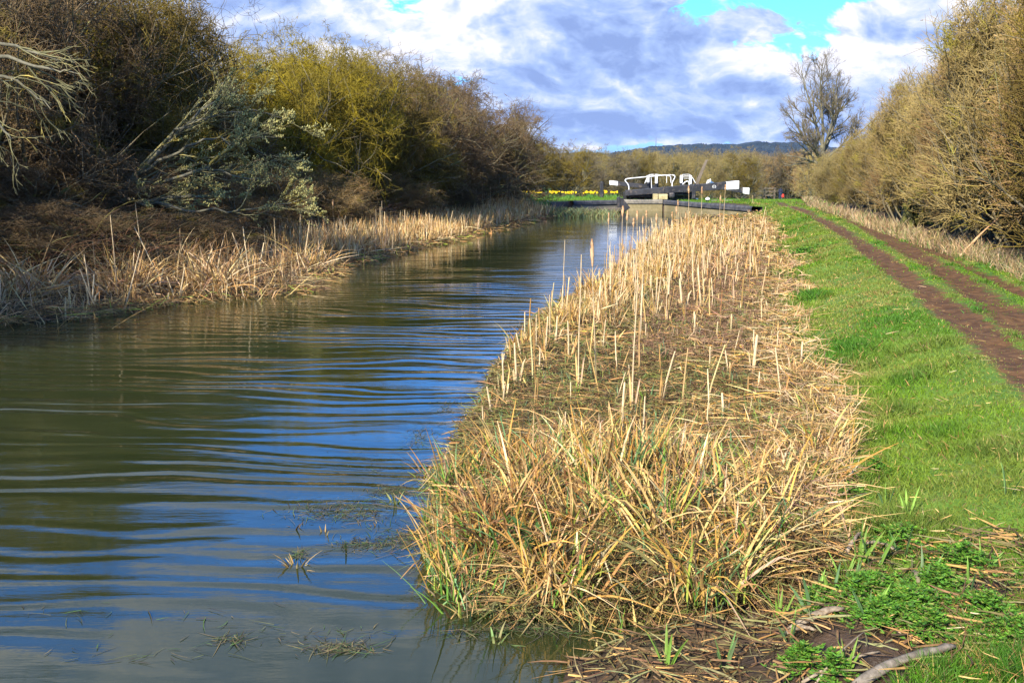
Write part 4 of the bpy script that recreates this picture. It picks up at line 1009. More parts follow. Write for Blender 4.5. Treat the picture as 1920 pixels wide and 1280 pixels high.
def build_weeds():
    # feathery green weeds near the bottom right: three-lobed leaves
    parts = []
    centres = [(1690, 1150, .12, 1100), (1650, 1175, .07, 400), (1760, 1120, .09, 500), (1500, 1210, .06, 260), (1620, 1120, .12, 600), (1850, 1180, .08, 260), (1740, 1200, .07, 260), (1640, 900, .06, 150), (1590, 960, .09, 200), (1560, 690, .14, 260), (1560, 1240, .05, 160),
               (1900, 1230, .09, 240), (1530, 1100, .08, 150), (1680, 1040, .12, 240), (1800, 1080, .12, 260), (960, 1095, .08, 260), (1010, 1070, .08, 200), (1500, 480, .3, 260), (1395, 395, .5, 400)]
    for px, py, r, n in centres:
        q = W(px, py, .28 if px > 1400 else .1); a = RNG.random(n) * 6.28; rad = r * np.abs(RNG.normal(size=n)) * .8
        x = q[0] + rad * np.cos(a); y = q[1] + rad * np.sin(a); z = gz(x, y) + .02 + .05 * RNG.random(n) * np.exp(-(rad / r) ** 2) * 1.6
        for kk in range(9):
            az = RNG.random(n) * 6.28; s = (.0045 + .006 * RNG.random(n)) * (1 if q[1] < 10 else 4)
            parts.append(ribbons(np.stack([x, y, z], -1), unit(az, .1 + .5 * RNG.random(n)), s * 1.9, s * .62, 3, col=pick([(.07, .18, .015), (.11, .24, .02), (.045, .12, .015), (.20, .24, .04), (.16, .12, .05)], n, [4, 3, 3, 1, .6]), tip=.3))
    V, Fq, cc = join(parts)
    o = mesh_np('leafy_weeds', V, Fq, M_GREEN, col=cc); tag(o, 'feathery low green weeds spreading over the near bank', 'weeds', kind='stuff')
    # dry bits lying on the grass
    n = 1000; x, y = scatter(n, 2.3, 14, 0, .55, Gx, Hx, 2.2)
    V, Fq, cc = ribbons(np.stack([x, y, gz(x, y) + .02 + .03 * RNG.random(n)], -1), unit(RNG.random(n) * 6.28, RNG.normal(size=n) * .2 + .08), .03 + .08 * RNG.random(n) ** 2.5, .0025 + .003 * RNG.random(n), 3, unit(RNG.random(n) * 6.28, np.zeros(n)) * .2, col=pick([PALE, STRAW, TAN, BRN], n))
    o = mesh_np('straw_litter', V, Fq, M_LITTER, col=cc); tag(o, 'scattered bits of dry straw lying on the green verge', 'straw', kind='stuff')
    # near mud bank: dead leaves, twigs
    n = 3200; x = .2 + 2.1 * RNG.random(n); y = 2.9 + 1.1 * RNG.random(n); k = x > Rx(y) - .05; x, y = x[k], y[k]; n = len(x)
    V, Fq, cc = ribbons(np.stack([x, y, np.maximum(gz(x, y), .0) + .01 + .02 * RNG.random(n)], -1), unit(RNG.random(n) * 6.28, RNG.normal(size=n) * .12), .06 + .16 * RNG.random(n) ** 2, .003 + .006 * RNG.random(n), 4, unit(RNG.random(n) * 6.28, np.zeros(n)) * .3, col=pick([OLV, TAN, BRN, DRK, (.22, .20, .08)], n))
    o = mesh_np('mud_litter', V, Fq, M_LITTER, col=cc); tag(o, 'dull dead leaves and twigs on the near mud bank', 'litter', kind='stuff')
    # pale grass at the foot of the hedge
    n = 11000; x, y = scatter(n, 8, 75, -.30, .5, lambda q: Hx(q), lambda q: Hx(q) + .7, 1.5)
    V, Fq, cc = ribbons(np.stack([x, y, gz(x, y) - .02], -1), unit(RNG.random(n) * 6.28, pi / 2 - np.abs(RNG.normal(size=n)) * .5), (.08 + .30 * RNG.random(n) ** 1.5), np.maximum(.006, y * .0007), 4, unit(RNG.random(n) * 6.28, -.4 + 0 * x) * .35, col=pick([(.33, .24, .13), (.40, .28, .13), (.27, .17, .08), (.22, .18, .07), (.12, .17, .04)], n, [4, 3, 3, 2, 2]))
    o = mesh_np('hedge_bottom_grass', V, Fq, M_LEAF, col=cc); tag(o, 'long bleached grass along the foot of the hedge', 'dry grass', kind='stuff')
    # brambles and bracken beneath the left thicket
    n = 42000; y = 13 + 36 * RNG.random(n) ** 1.2; x = Lx(y) - 2.0 - RNG.random(n) * (2.6 + .05 * y); az = RNG.random(n) * 6.28
    hh = .5 + .9 * fbm(x * .8, y * .8, 44, 3)
    V, Fq, cc = ribbons(np.stack([x, y, gz(x, y) + RNG.random(n) * .5 * hh], -1), unit(az, RNG.random(n) * 1.3 - .1), hh * (.3 + .7 * RNG.random(n)), np.maximum(.008, y * .0005), 5, unit(az, -.9 + 0 * x) * .5, col=pick([(.16, .085, .042), (.11, .06, .03), (.22, .14, .07), (.09, .08, .03), (.16, .14, .05)], n, [4, 3, 1.5, 1.5, 1.5]))
    o = mesh_np('bramble_undergrowth', V, Fq, M_LITTER, col=cc); tag(o, 'tangled red brown brambles and dead stems under the left thicket', 'undergrowth', kind='stuff')
    # green rushes near the lock, left
    n = 1500; q = W(1050, 392, .3); a = RNG.random(n) * 6.28; x = q[0] + RNG.normal(size=n) * .9 + .3; y = q[1] + RNG.normal(size=n) * .9
    V, Fq, cc = ribbons(np.stack([x, y, np.maximum(gz(x, y), -.02)], -1), unit(a, 1.1 + .4 * RNG.random(n)), .25 + .3 * RNG.random(n), np.full(n, .03), 4, unit(a, -.6 + 0 * a) * .4, col=pick([(.14, .20, .08), (.20, .22, .10), OLV], n))
    o = mesh_np('green_rushes', V, Fq, M_GREEN, col=cc); tag(o, 'grey green rushes growing against the left lock wing wall', 'rushes', kind='stuff')
    # fine weed floating on the water
    parts = []
    for px, py, sx, sy, n in ((640, 960, .28, .16, 500), (740, 920, .10, .10, 260), (770, 1010, .12, .16, 340), (690, 1020, .18, .10, 260), (790, 820, .12, .3, 200), (840, 760, .15, .4, 160), (640, 1215, .12, .04, 160), (430, 1200, .08, .04, 60), (560, 1040, .03, .05, 60), (880, 1190, .05, .05, 40), (930, 560, .3, .8, 120), (1000, 1180, .3, .05, 240), (300, 1150, .5, .12, 26), (560, 1190, .4, .06, 40), (720, 880, .3, .4, 60), (200, 1230, .4, .05, 24), (880, 640, .3, .9, 70)):
        q = W(px, py, 0); x = q[0] + RNG.normal(size=n) * sx * .55; y = q[1] + RNG.normal(size=n) * sy * .55
        parts.append(ribbons(np.stack([x, y, np.full(n, .003) + .004 * RNG.random(n)], -1), unit(RNG.random(n) * 6.28, RNG.normal(size=n) * .03), .03 + .09 * RNG.random(n) ** 2, .002 + .003 * RNG.random(n), 4, unit(RNG.random(n) * 6.28, np.zeros(n)) * .4, col=pick([(.09, .09, .04), (.14, .11, .05), (.06, .10, .03), (.05, .045, .03)], n), roll=np.array([0, 0, 8.])))
    V, Fq, cc = join(parts); V[:, 2] = np.maximum(V[:, 2], .002)
    o = mesh_np('water_weed', V, Fq, M_LITTER, col=cc); tag(o, 'thin brown and green weed floating by the near reeds', 'water weed', kind='stuff')
build_weeds()

# tufts of young iris shoots
def shoot_proto(seed, n=5, h=.16):
    rng = np.random.default_rng(seed); o = empty('iris_shoot'); a = rng.random(n) * 6.28
    V, Fq, cc = ribbons(np.stack([np.cos(a) * .012, np.sin(a) * .012, np.full(n, -.02)], -1), unit(a, 1.25 + .25 * rng.random(n)), h * (.6 + .6 * rng.random(n)), np.full(n, .014), 5, unit(a, -.3 + 0 * a) * .18, col=pick([(.10, .19, .045), (.12, .21, .075), (.16, .27, .04)], n), tip=.1, fold=True)
    mesh_np('leaf', V, Fq, M_GREEN, o, col=cc); return o
SH = [shoot_proto(i, 4 + i) for i in range(3)]
SHP = [(1535, 1090), (1560, 1105), (1582, 1085), (1600, 1100), (1525, 1115), (1420, 1110), (1370, 1110), (1640, 1080), (1612, 1068), (1690, 1070), (1660, 975), (1700, 1000), (1885, 990), (1630, 1170), (1460, 1170), (1355, 900), (1390, 920), (1345, 865), (1310, 870), (1370, 880), (1405, 895), (1320, 900),
       (1345, 940), (1430, 840), (1460, 880), (1350, 1160), (1250, 1240), (1360, 1240), (1480, 1235), (1590, 1240), (1565, 1030), (1215, 760), (1080, 750), (1240, 680), (1060, 890), (1130, 900), (1180, 1080), (1290, 1130), (1840, 1090), (1730, 1120), (1815, 1130)]
for i, (px, py) in enumerate(SHP):
    q = W(px, py, .27 if px > 1480 else .12)
    put(SH[i % 3], q[0], q[1], .75 + .5 * rs.random(), 'small upright tuft of blue green iris shoots', 'iris shoots', 'young iris shoots on the near bank', .1)

# tufts standing in the water
def water_tuft(px, py, h, n, label, green):
    q = W(px, py, 0); o = empty('water_tuft', (q[0], q[1], 0), 0, label, 'plant tuft', 'tufts standing in the near water')
    a = RNG.random(n) * 6.28; pal = [(.16, .22, .07), (.25, .27, .09)] if green else [(.24, .16, .06), (.14, .10, .04), (.30, .22, .09)]
    V, Fq, cc = ribbons(np.stack([np.cos(a) * .02, np.sin(a) * .02, np.full(n, -.03)], -1), unit(a, pi / 2 - np.abs(RNG.normal(size=n)) * .45), h * (.4 + .7 * RNG.random(n)), .006 + .006 * RNG.random(n), 5, unit(a, -.8 + 0 * a) * .3, col=pick(pal, n), fold=True)
    V[:, 2] = np.maximum(V[:, 2], -.02); mesh_np('leaves', V, Fq, M_GREEN if green else M_LITTER, o, col=cc)
for px, py, h, n, lb, g in [(742, 940, .14, 26, 'green topped tuft with bent leaves nearest the right bed', 1), (548, 990, .09, 8, 'small brown tuft farthest out, upper one', 0), (555, 1060, .13, 16, 'brown tuft farthest out, lower one', 0), (655, 945, .06, 5, 'short pale stub poking from green weed', 0),
                            (567, 985, .07, 5, 'thin brown stub beside the upper brown tuft', 0), (608, 1000, .08, 8, 'brown bent tuft in the middle of the weed', 0), (650, 1025, .12, 2, 'single pale green leaf standing in water', 1), (712, 985, .06, 10, 'low dark tuft with a pale arching leaf', 0), (928, 1200, .12, 14, 'green grassy tuft in the cove reflection', 1),
                            (475, 1175, .03, 3, 'tiny brown twig lying at the surface left of centre', 0), (700, 1075, .03, 5, 'tiny brown scrap by the bed corner', 0)]:
    water_tuft(px, py, h, n, lb, g)

# dock plant with broad leaves
def dock():
    q = W(1010, 1050, .1); o = empty('dock_plant', (q[0], q[1], gz(np.array([q[0]]), np.array([q[1]]))[0]), 0, 'broad leaved dark green dock plant at the waterside', 'plant')
    n = 16
    for i in range(n):
        a = RNG.random(1) * 6.28; L = .13 + .08 * RNG.random(1)
        V, Fq, cc = ribbons(np.array([[RNG.normal() * .06, RNG.normal() * .04 - .04, .0]]), unit(a, np.array([.9 + .4 * RNG.random()])), L, np.array([.034]), 8, unit(a, np.array([-.6])) * .35, col=np.array([[.06, .12, .03]]), roll=np.array([0, 0, 2.]), fold=True)
        mesh_np('leaf', V, Fq, M_GREEN, o, col=cc)
dock()

# logs and sticks
def log(name, a, b, r0, r1, mat, label, bend=.02, cat='branch'):
    a = np.array(a); b = np.array(b); n = 12; t = np.linspace(0, 1, n)[:, None]; P = a + (b - a) * t + RNG.normal(size=(n, 3)) * r0 * .10; P[:, 2] += np.sin(t[:, 0] * pi) * bend
    R = np.linspace(r0, r1, n) * (1 + RNG.normal(size=n) * .09); R[-1] *= .55; R[0] *= .7
    c = P.mean(0); V, Fq, _ = tubes((P - c)[None], R[None], 9)
    k = 9; e = [[0, 0, 0]]
    V = np.concatenate([V, [P[0] - c], [P[-1] - c]]); m = len(V)
    tr = []
    for s in range(k): tr.append([m - 2, (s + 1) % k, s, s]); tr.append([m - 1, (n - 1) * k + s, (n - 1) * k + (s + 1) % k, (n - 1) * k + (s + 1) % k])
    me = bpy.data.meshes.new(name); me.from_pydata(V.tolist(), [], Fq.tolist() + [q[:3] for q in tr]); me.materials.append(mat)
    for p in me.polygons: p.use_smooth = True
    o = bpy.data.objects.new(name, me); C.objects.link(o); o.location = tuple(c); tag(o, label, cat); return o
def G3(px, py, dz=.0, z=.27):
    q = W(px, py, z); q[2] = float(gz(np.array([q[0]]), np.array([q[1]]))[0]) + dz
    q2 = W(px, py, q[2]); q2[2] = float(gz(np.array([q2[0]]), np.array([q2[1]]))[0]) + dz; return q2
M_DRIFT = mat_two('bleached_wood', (.13, .10, .065), (.29, .225, .15), 4, 60, .85, bump=.006, c3=(.12, .08, .05), s3=22)
M_BRK = mat_two('peeling_bark', (.09, .075, .055), (.24, .20, .15), 5, 35, .85, bump=.006, c3=(.45, .25, .15), s3=6)
log('dead_branch', G3(1478, 1186, .015, .15), G3(1582, 1146, .035, .2), .017, .010, M_DRIFT, 'bleached split log lying by the mud cove')
log('dead_branch', G3(1470, 1192, .01, .15), G3(1530, 1180, .02, .2), .010, .006, M_DRIFT, 'short thin bleached twig tucked against the split log')
log('dead_branch', G3(1600, 1300, .03), G3(1790, 1212, .03), .019, .012, M_BRK, 'mottled branch with peeling bark in the bottom right corner')
log('dead_branch', G3(1585, 1035, .02), G3(1617, 988, .05), .010, .006, M_DRIFT, 'pale cut stick lying on the grass edge above the log')
log('dead_branch', G3(1622, 1014, .02), G3(1680, 1026, .02), .006, .006, M_DRIFT, 'short pale stick lying on the green grass')
log('dead_branch', G3(1712, 1062, .02), G3(1722, 1100, .03), .008, .011, M_BARK, 'short black rotten stick in the grass')
log('dead_branch', G3(1495, 1265, .02, .15), G3(1650, 1215, .02), .005, .004, M_DRIFT, 'long thin straw stalk above the peeling branch')
log('dead_branch', G3(1520, 1272, .02, .15), G3(1620, 1180, .05), .004, .003, M_DRIFT, 'thin slanting stalk beside the long straw one')
log('reed_stalk', G3(1315, 1160, .02, .1), G3(1370, 1120, .06, .12), .005, .004, M_DRIFT, 'thin straw stalk sticking out over the cove', cat='stalk')
log('reed_stalk', G3(1800, 475, .05, .5), G3(1790, 475, .05, .5) + np.array([.7, .1, .6]), .02, .01, M_HEAD, 'orange broken branch leaning in the hedge grass', cat='branch')
# mossy stump in the hedge
def stump():
    q = W(1695, 425, .6); o = empty('mossy_stump', (q[0] + .2, q[1], gz(np.array([q[0]]), np.array([q[1]]))[0]), 0, 'dark mossy forked stump at the hedge foot', 'stump')
    rng = np.random.default_rng(4); n = 9; a = rng.random(n) * 6.28
    P, Ds = grow(np.zeros((n, 3)) + rng.normal(size=(n, 3)) * [.25, .15, .02], unit(a, 1.2 + 0 * a), .5 + .5 * rng.random(n), 7, .2, 0, rng); V, Fq, _ = tubes(P, np.linspace(.09, .04, 7)[None] * np.ones((n, 1)), 6)
    mesh_np('trunk', V, Fq, mat_two('moss_bark', (.05, .05, .02), (.16, .15, .03), 3, 20, .9, bump=.01), o)
stump()

# ------------------------------------------------------------------ daffodils
def daff(px, py, y, wpx, n, label):
    q = D(px, py, y); r = wpx * y / F / 2
    o = empty('daffodil_clump', (q[0], y, gz(np.array([q[0]]), np.array([y]))[0]), 0, label, 'daffodils', 'daffodil clumps on the lock lawn')
    m = n * 5; bx = RNG.normal(size=m) * r * .5; by = RNG.normal(size=m) * .25; a = RNG.random(m) * 6.28
    V, Fq, cc = ribbons(np.stack([bx, by, np.full(m, -.02)], -1), unit(a, pi / 2 - np.abs(RNG.normal(size=m)) * .25), .22 + .12 * RNG.random(m), np.full(m, .022), 4, unit(a, -.5 + 0 * a) * .2, col=pick([(.09, .22, .03), (.12, .26, .05)], m))
    mesh_np('leaves', V, Fq, M_GREEN, o, col=cc)
    for i in range(n):
        parts = []
        fx, fy, fz = RNG.normal() * r * .5, RNG.normal() * .22, .30 + .12 * RNG.random()
        a = np.arange(6) * pi / 3 + RNG.random(); c = np.array([[fx, fy - .02, fz]]).repeat(6, 0)
        d = np.stack([np.cos(a), np.full(6, -.15), np.sin(a)], -1)
        parts.append(ribbons(c, nrm(d), np.full(6, .046), np.full(6, .034), 3, roll=np.array([0, 12., 0]), tip=.3))
        parts.append(tubes(np.array([[[fx, fy, fz], [fx, fy - .05, fz]]]), np.array([[.014, .024]]), 6))
        V, Fq, _ = join(parts); mesh_np('flower', V, Fq, M_FLOWER, o)
for a in [(1001, 374, 55., 36, 26, 'daffodil clump farthest left on the lawn, many blooms'), (983, 374, 55.5, 12, 6, 'few daffodils left of the first full clump'), (1037, 373, 55., 36, 24, 'second full daffodil clump from the left'),
          (1068, 372, 55., 26, 26, 'densest and tallest daffodil clump in the middle'), (1106, 372, 56., 28, 20, 'daffodil clump just left of the black post'), (1118, 368, 57, 5, 2, 'pair of daffodils touching the black post'),
          (1136, 367, 60., 10, 9, 'small daffodil clump right of the black post'), (1151, 364, 62., 16, 14, 'daffodil clump nearest the white beam tip')]:
    daff(a[0], a[1], a[2], a[3] * .85, int(a[4] * .95 + 1), a[5])

# ------------------------------------------------------------------ lock
def box_np(c, sx, sy, sz, rz=0., bev=.0):
    x, y, z = sx / 2, sy / 2, sz / 2
    V = np.array([[-x, -y, -z], [x, -y, -z], [x, y, -z], [-x, y, -z], [-x, -y, z], [x, -y, z], [x, y, z], [-x, y, z]])
    V = V @ np.array([[cos(rz), sin(rz), 0], [-sin(rz), cos(rz), 0], [0, 0, 1]]) + np.array(c)
    Fq = np.array([[0, 3, 2, 1], [4, 5, 6, 7], [0, 1, 5, 4], [1, 2, 6, 5], [2, 3, 7, 6], [3, 0, 4, 7]]); return V, Fq, None
def bevel(o, w=.02, seg=2):
    m = o.modifiers.new('bevel', 'BEVEL'); m.width = w; m.segments = seg; return o
def prism(path, prof):
    """sweep along a horizontal path: prof = list of (offset outward, z)"""
    path = np.array(path, float); d = nrm(np.gradient(path, axis=0)); nx = np.stack([d[:, 1], -d[:, 0]], -1)
    V = np.concatenate([np.stack([path[:, 0] + nx[:, 0] * o, path[:, 1] + nx[:, 1] * o, np.full(len(path), z)], -1)[:, None, :] for o, z in prof], 1).reshape(-1, 3)
    k = len(prof); n = len(path); i = np.arange(n - 1)[:, None] * k + np.arange(k)[None]; j = np.arange(n - 1)[:, None] * k + ((np.arange(k) + 1) % k)[None]
    return V, np.stack([i, j, j + k, i + k], -1).reshape(-1, 4), None
def seam_path(a, b, n=12, bow=0.):
    a = np.array(a, float); b = np.array(b, float); t = np.linspace(0, 1, n)[:, None]; p = a + (b - a) * t; dd = nrm((b - a)[None])[0]; return p + np.array([dd[1], -dd[0]]) * np.sin(t * pi) * bow
def round_cope(zt, w=.42, h=.20):
    return [(w, zt - h), (w, zt - .03), (.0, zt), (-.03, zt - .02), (-.06, zt - .07), (-.06, zt - h)]
ZC = .56
def wing(name, path, label, body_mat, cope_mat):
    o = empty(name, (path[0][0], path[0][1], 0), 0, label, 'canal wall'); p = np.array(path) - np.array(path[0])
    V, Fq, _ = prism(p, [(.40, -.6), (.40, ZC - .21), (.0, ZC - .21), (.0, -.6)]); mesh_np('wall', V, Fq, body_mat, o, smooth=False)
    V, Fq, _ = prism(p, round_cope(ZC)); mesh_np('coping', V, Fq, cope_mat, o, smooth=False)
    return o
RW = list(seam_path((9.55, 39.8), (7.52, 49.6), 16, -.10))
wing('wing_wall', RW, 'long pale wall with dark rounded coping right of the lock mouth', M_WALL, M_COPE)
CW = list(seam_path((7.50, 50.1), (5.55, 50.1), 8))
wing('lock_head_wall', CW, 'stone wall with brown coping across the lock mouth', M_WALL, M_STONE)
LW = list(seam_path((5.35, 49.3), (2.9, 47.9), 14, .12))
wing('wing_wall', LW, 'low mossy wall with dark coping left of the lock mouth', M_STONE, M_COPE)
o = empty('mooring_ledge', (4.1, 47.9, 0), radians(29), 'weathered timber ledge at water level under the left wing wall', 'ledge')
bevel(mesh_np('beam', *box_np((0, -.12, .13), 2.3, .45, .16)[:2], M_TIMBER, o, smooth=False))
# black timber fender
def poly_slab(name, pts, y0, th, mat, parent=None):
    n = len(pts); V = [(x, y0, z) for x, z in pts] + [(x, y0 + th, z) for x, z in pts]
    Fc = [list(range(n)), list(range(2 * n - 1, n - 1, -1))] + [[i, i + n, (i + 1) % n + n, (i + 1) % n] for i in range(n)]
    me = bpy.data.meshes.new(name); me.from_pydata(V, [], [f[::-1] for f in Fc]); me.materials.append(mat); o = bpy.data.objects.new(name, me); C.objects.link(o)
    if parent: o.parent = parent
    return o
def xz(px, py, y): q = D(px, py, y); return (q[0], q[2])
fe = empty('timber_fender', (D(1165, 395, 48.4)[0], 48.4, 0), 0, 'black slanting timber fender at the left corner of the lock mouth', 'fender')
ox = fe.location.x
bevel(poly_slab('board', [(xz(a, b, 48.4)[0] - ox, xz(a, b, 48.4)[1]) for a, b in ((1163, 371), (1167, 371), (1182, 390), (1172, 396), (1164, 392))], 0, .35, M_BLACK, fe), .02)
bevel(poly_slab('post', [(xz(a, b, 48.4)[0] - ox, xz(a, b, 48.4)[1]) for a, b in ((1157, 370), (1163, 369), (1164, 400), (1158, 400))], -.02, .3, M_BLACK, fe), .02)

def beam_obj(name, p0, p1, h0, h1, depth, white_from, label, emblem=False):
    """balance beam from p0 (mitre end) to p1 (handle end, painted white)"""
    p0 = np.array(p0); p1 = np.array(p1); o = empty(name, p0, 0, label, 'balance beam', 'balance beams of the lock gates')
    d = p1 - p0; side = nrm(np.array([[-d[1], d[0], 0]]))[0] * depth / 2
    def sec(t, gw=0.): c = d * t; h = (h0 + (h1 - h0) * t) / 2 + gw; s = side * (1 + gw * 5); return [c - s - [0, 0, h], c + s - [0, 0, h], c + s + [0, 0, h], c - s + [0, 0, h]]
    def seg(t0, t1, nm, mat, gw=0.):
        V = np.array(sec(t0, gw) + sec(t1, gw)); Fq = [[0, 1, 2, 3], [7, 6, 5, 4], [0, 4, 5, 1], [1, 5, 6, 2], [2, 6, 7, 3], [3, 7, 4, 0]]
        return bevel(mesh_np(nm, V, np.array(Fq), mat, o, smooth=False), .02)
    seg(0, white_from, 'beam', M_BLACK); seg(white_from, 1, 'white_end', M_WHITE, .004)
    for t in (.02, .33, .52):
        if emblem: seg(t, t + .014, 'iron_strap', M_BLACK, .02)
    if emblem:
        c = d * .78 - side * 1.04 * np.sign(side[1] if side[1] else 1)
        # a white oval ring with a small bow in it
        c = c + np.array([0, -.006, 0])
        a = np.linspace(0, 2 * pi, 25)
        P = np.stack([c[0] + .085 * np.cos(a), np.full(25, c[1]), c[2] + .07 * np.sin(a)], -1)[None]; ps = [tubes(P, np.full((1, 25), .010), 5)]
        for sx in (-1, 1):
            ps.append(tubes(np.array([[[c[0] + sx * .012, c[1], c[2]], [c[0] + sx * .045, c[1], c[2] + .028], [c[0] + sx * .045, c[1], c[2] - .028], [c[0] + sx * .012, c[1], c[2]]]]), np.full((1, 4), .008), 4))
        V, Fq, _ = join(ps); mesh_np('emblem', V, Fq, M_WHITE, o)
    return o
YB = 51.2
beam_obj('balance_beam', D(1172, 362, YB), D(1384.5, 346.5, YB), .27, .40, .36, .89, 'near black balance beam with thick white end and white oval emblem', True)
beam_obj('balance_beam', D(1232, 352, 54.5), D(1143, 342.5, 54.5), .24, .22, .30, .83, 'left pointing black balance beam with slim white end over the lawn')
beam_obj('balance_beam', D(1355, 353, 66.), D(1404, 358.5, 66.), .20, .42, .32, .76, 'far right balance beam with white end, low behind the grass rise')
# gates
def gate(name, px0, px1, y, label, top, bot):
    a = D(px0, top, y); b = D(px1, top, y); zt = a[2]; zb = D(px0, bot, y)[2]; o = empty(name, (a[0], y, 0), 0, label, 'lock gate', 'top gates of the lock')
    w = b[0] - a[0]; n = 6
    for i in range(2): bevel(mesh_np('gate_post', *box_np((w * i, 0, (zt + zb) / 2), .22, .3, zt - zb)[:2], M_BLACK, o, smooth=False))
    ps = [box_np((w * (i + .5) / n, .0, (zt + zb) / 2 - .05), w / n - .015, .12, zt - zb - .1) for i in range(n)]; V, Fq, _ = join(ps); mesh_np('planking', V, Fq, M_BLACK, o, smooth=False)
    bevel(mesh_np('walkway', *box_np((w / 2, -.28, zt - .22), w, .40, .05)[:2], M_TIMBER, o, smooth=False), .01)
gate('lock_gate', 1173, 1226, 51.75, 'left timber leaf of the lock gate behind the near beam', 360, 385)
gate('lock_gate', 1240, 1300, 51.75, 'right timber leaf of the lock gate under the emblem beam', 357, 385)
# paddle posts, white tops
def paddle(px, pt, pm, pb, wpx, y, label):
    t = D(px, pt, y); m = D(px, pm, y); b = D(px, pb, y); w = wpx * y / F; o = empty('paddle_post', (b[0], y, b[2]), 0, label, 'paddle post', 'paddle posts on the lock gates')
    bevel(mesh_np('lower_post', *box_np((0, 0, (m[2] - b[2]) / 2), w, .2, m[2] - b[2])[:2], M_BLACK, o, smooth=False), .01)
    bevel(mesh_np('white_top', *box_np((0, 0, (t[2] + m[2]) / 2 - b[2]), w + .006, .206, t[2] - m[2])[:2], M_WHITE, o, smooth=False), .012)
    bevel(mesh_np('rack', *box_np((w * .9, .12, (t[2] + b[2]) / 2 - b[2] - .1), w * .8, .12, (t[2] - b[2]) * .8)[:2], M_BLACK, o, smooth=False), .01)
paddle(1214.5, 329, 342, 356, 4.0, 52.1, 'white topped paddle post, first from the left'); paddle(1230, 329, 344, 356, 3.6, 52.1, 'white topped paddle post, second from the left')
paddle(1277, 328.5, 343, 350, 4.0, 52.1, 'white topped paddle post, third from the left'); paddle(1294, 329, 345, 352, 3.8, 52.1, 'white topped paddle post, fourth and next to the leaning spar')
def rail(pts, r, label, seed=0):
    P = np.array([D(*p) for p in pts]); b = P[0].copy(); n = 26
    t = np.linspace(0, 1, len(P)); q = np.linspace(0, 1, n); Q = np.stack([np.interp(q, t, P[:, i]) for i in range(3)], -1)
    for _ in range(1): Q[1:-1] = (Q[:-2] + 2 * Q[1:-1] + Q[2:]) / 4
    V, Fq, _ = tubes((Q - b)[None], np.full((1, n), r), 6)
    o = mesh_np('handrail', V, Fq, M_ROPE); o.location = tuple(b); tag(o, label, 'handrail', 'white handrails over the lock gates')
y = 51.5
rail([(1179, 358, y), (1179.5, 350, y), (1177, 344, y), (1171.5, 339, y), (1172.5, 335.5, y), (1185, 334, y), (1215, 331.5, y), (1245, 328.5, y), (1262, 327.5, y), (1266.5, 330, y), (1264, 336, y), (1260, 342, y), (1260.5, 351, y)], .026, 'longest white tubular rail curling down at both ends over the left leaf')
y = 53.0
rail([(1209, 344, y), (1213, 334, y), (1217, 327.5, y), (1232, 327, y), (1240, 329, y), (1250, 329, y), (1258, 330.5, y), (1258, 343, y)], .018, 'rear thin white rail behind the two left paddle posts')
rail([(1222, 355, y), (1221.5, 345, y), (1221, 333, y)], .016, 'single white upright bar between the left paddle posts'); rail([(1250, 330, y), (1250, 343, y)], .014, 'thin pale bar hanging behind the long rail')
rail([(1279, 331, y), (1285, 330.5, y), (1295, 330.5, y), (1299, 334, y), (1304, 343, y)], .018, 'short white rail sloping down right of the paddle posts'); rail([(1279, 327.5, y), (1292, 327, y), (1295, 329, y)], .014, 'small top rail bridging the two right paddle posts')
rail([(1280, 346, 51.4), (1284, 342, 51.4), (1288, 339.5, 51.4), (1292, 341, 51.4), (1292.5, 350, 51.4)], .026, 'small white hoop rail in front of the right posts')
rail([(1281, 334.5, y), (1293, 334.5, y)], .012, 'lowest thin cross rail between the right posts')
# leaning spar
a = D(1305, 348, 53.4); b = D(1325, 300, 53.4); o = empty('leaning_spar', a, 0, 'long dark timber spar leaning steeply up behind the beam', 'spar')
d = b - a
bevel(mesh_np('spar', np.array([[-.10, -.06, 0], [.10, -.06, 0], [.10, .06, 0], [-.10, .06, 0]] + [[d[0] - .06, -.05, d[2]], [d[0] + .07, -.05, d[2]], [d[0] + .07, .05, d[2]], [d[0] - .06, .05, d[2]]]), np.array([[0, 3, 2, 1], [4, 5, 6, 7], [0, 1, 5, 4], [1, 2, 6, 5], [2, 3, 7, 6], [3, 0, 4, 7]]), M_TIMBER, o, smooth=False), .015)
# black posts
def post(px, pt, pb, wpx, y, label, cap=False):
    t = D(px, pt, y); b = D(px, pb, y); w = wpx * y / F; h = t[2] - b[2]; o = empty('black_post', (b[0], y, b[2]), 0, label, 'post')
    bevel(mesh_np('shaft', *box_np((0, 0, h / 2 - .1), w, w, h + .2 - .14)[:2], M_BLACK, o, smooth=False), .02)
    V, Fq, _ = tubes(np.array([[[0, 0, h - .17], [0, 0, h - .12], [0, 0, h - .10], [0, 0, h - .03], [0, 0, h]]]), np.array([[w * .45, w * .35, w * .52, w * .55, w * .15]]), 10); mesh_np('cap', V, Fq, M_BLACK, o)
post(1128, 340, 366, 6, 57., 'black post with rounded cap on the daffodil lawn')
post(1300.5, 345, 367.5, 6.2, 49.6, 'black post standing in front of the balance beam')
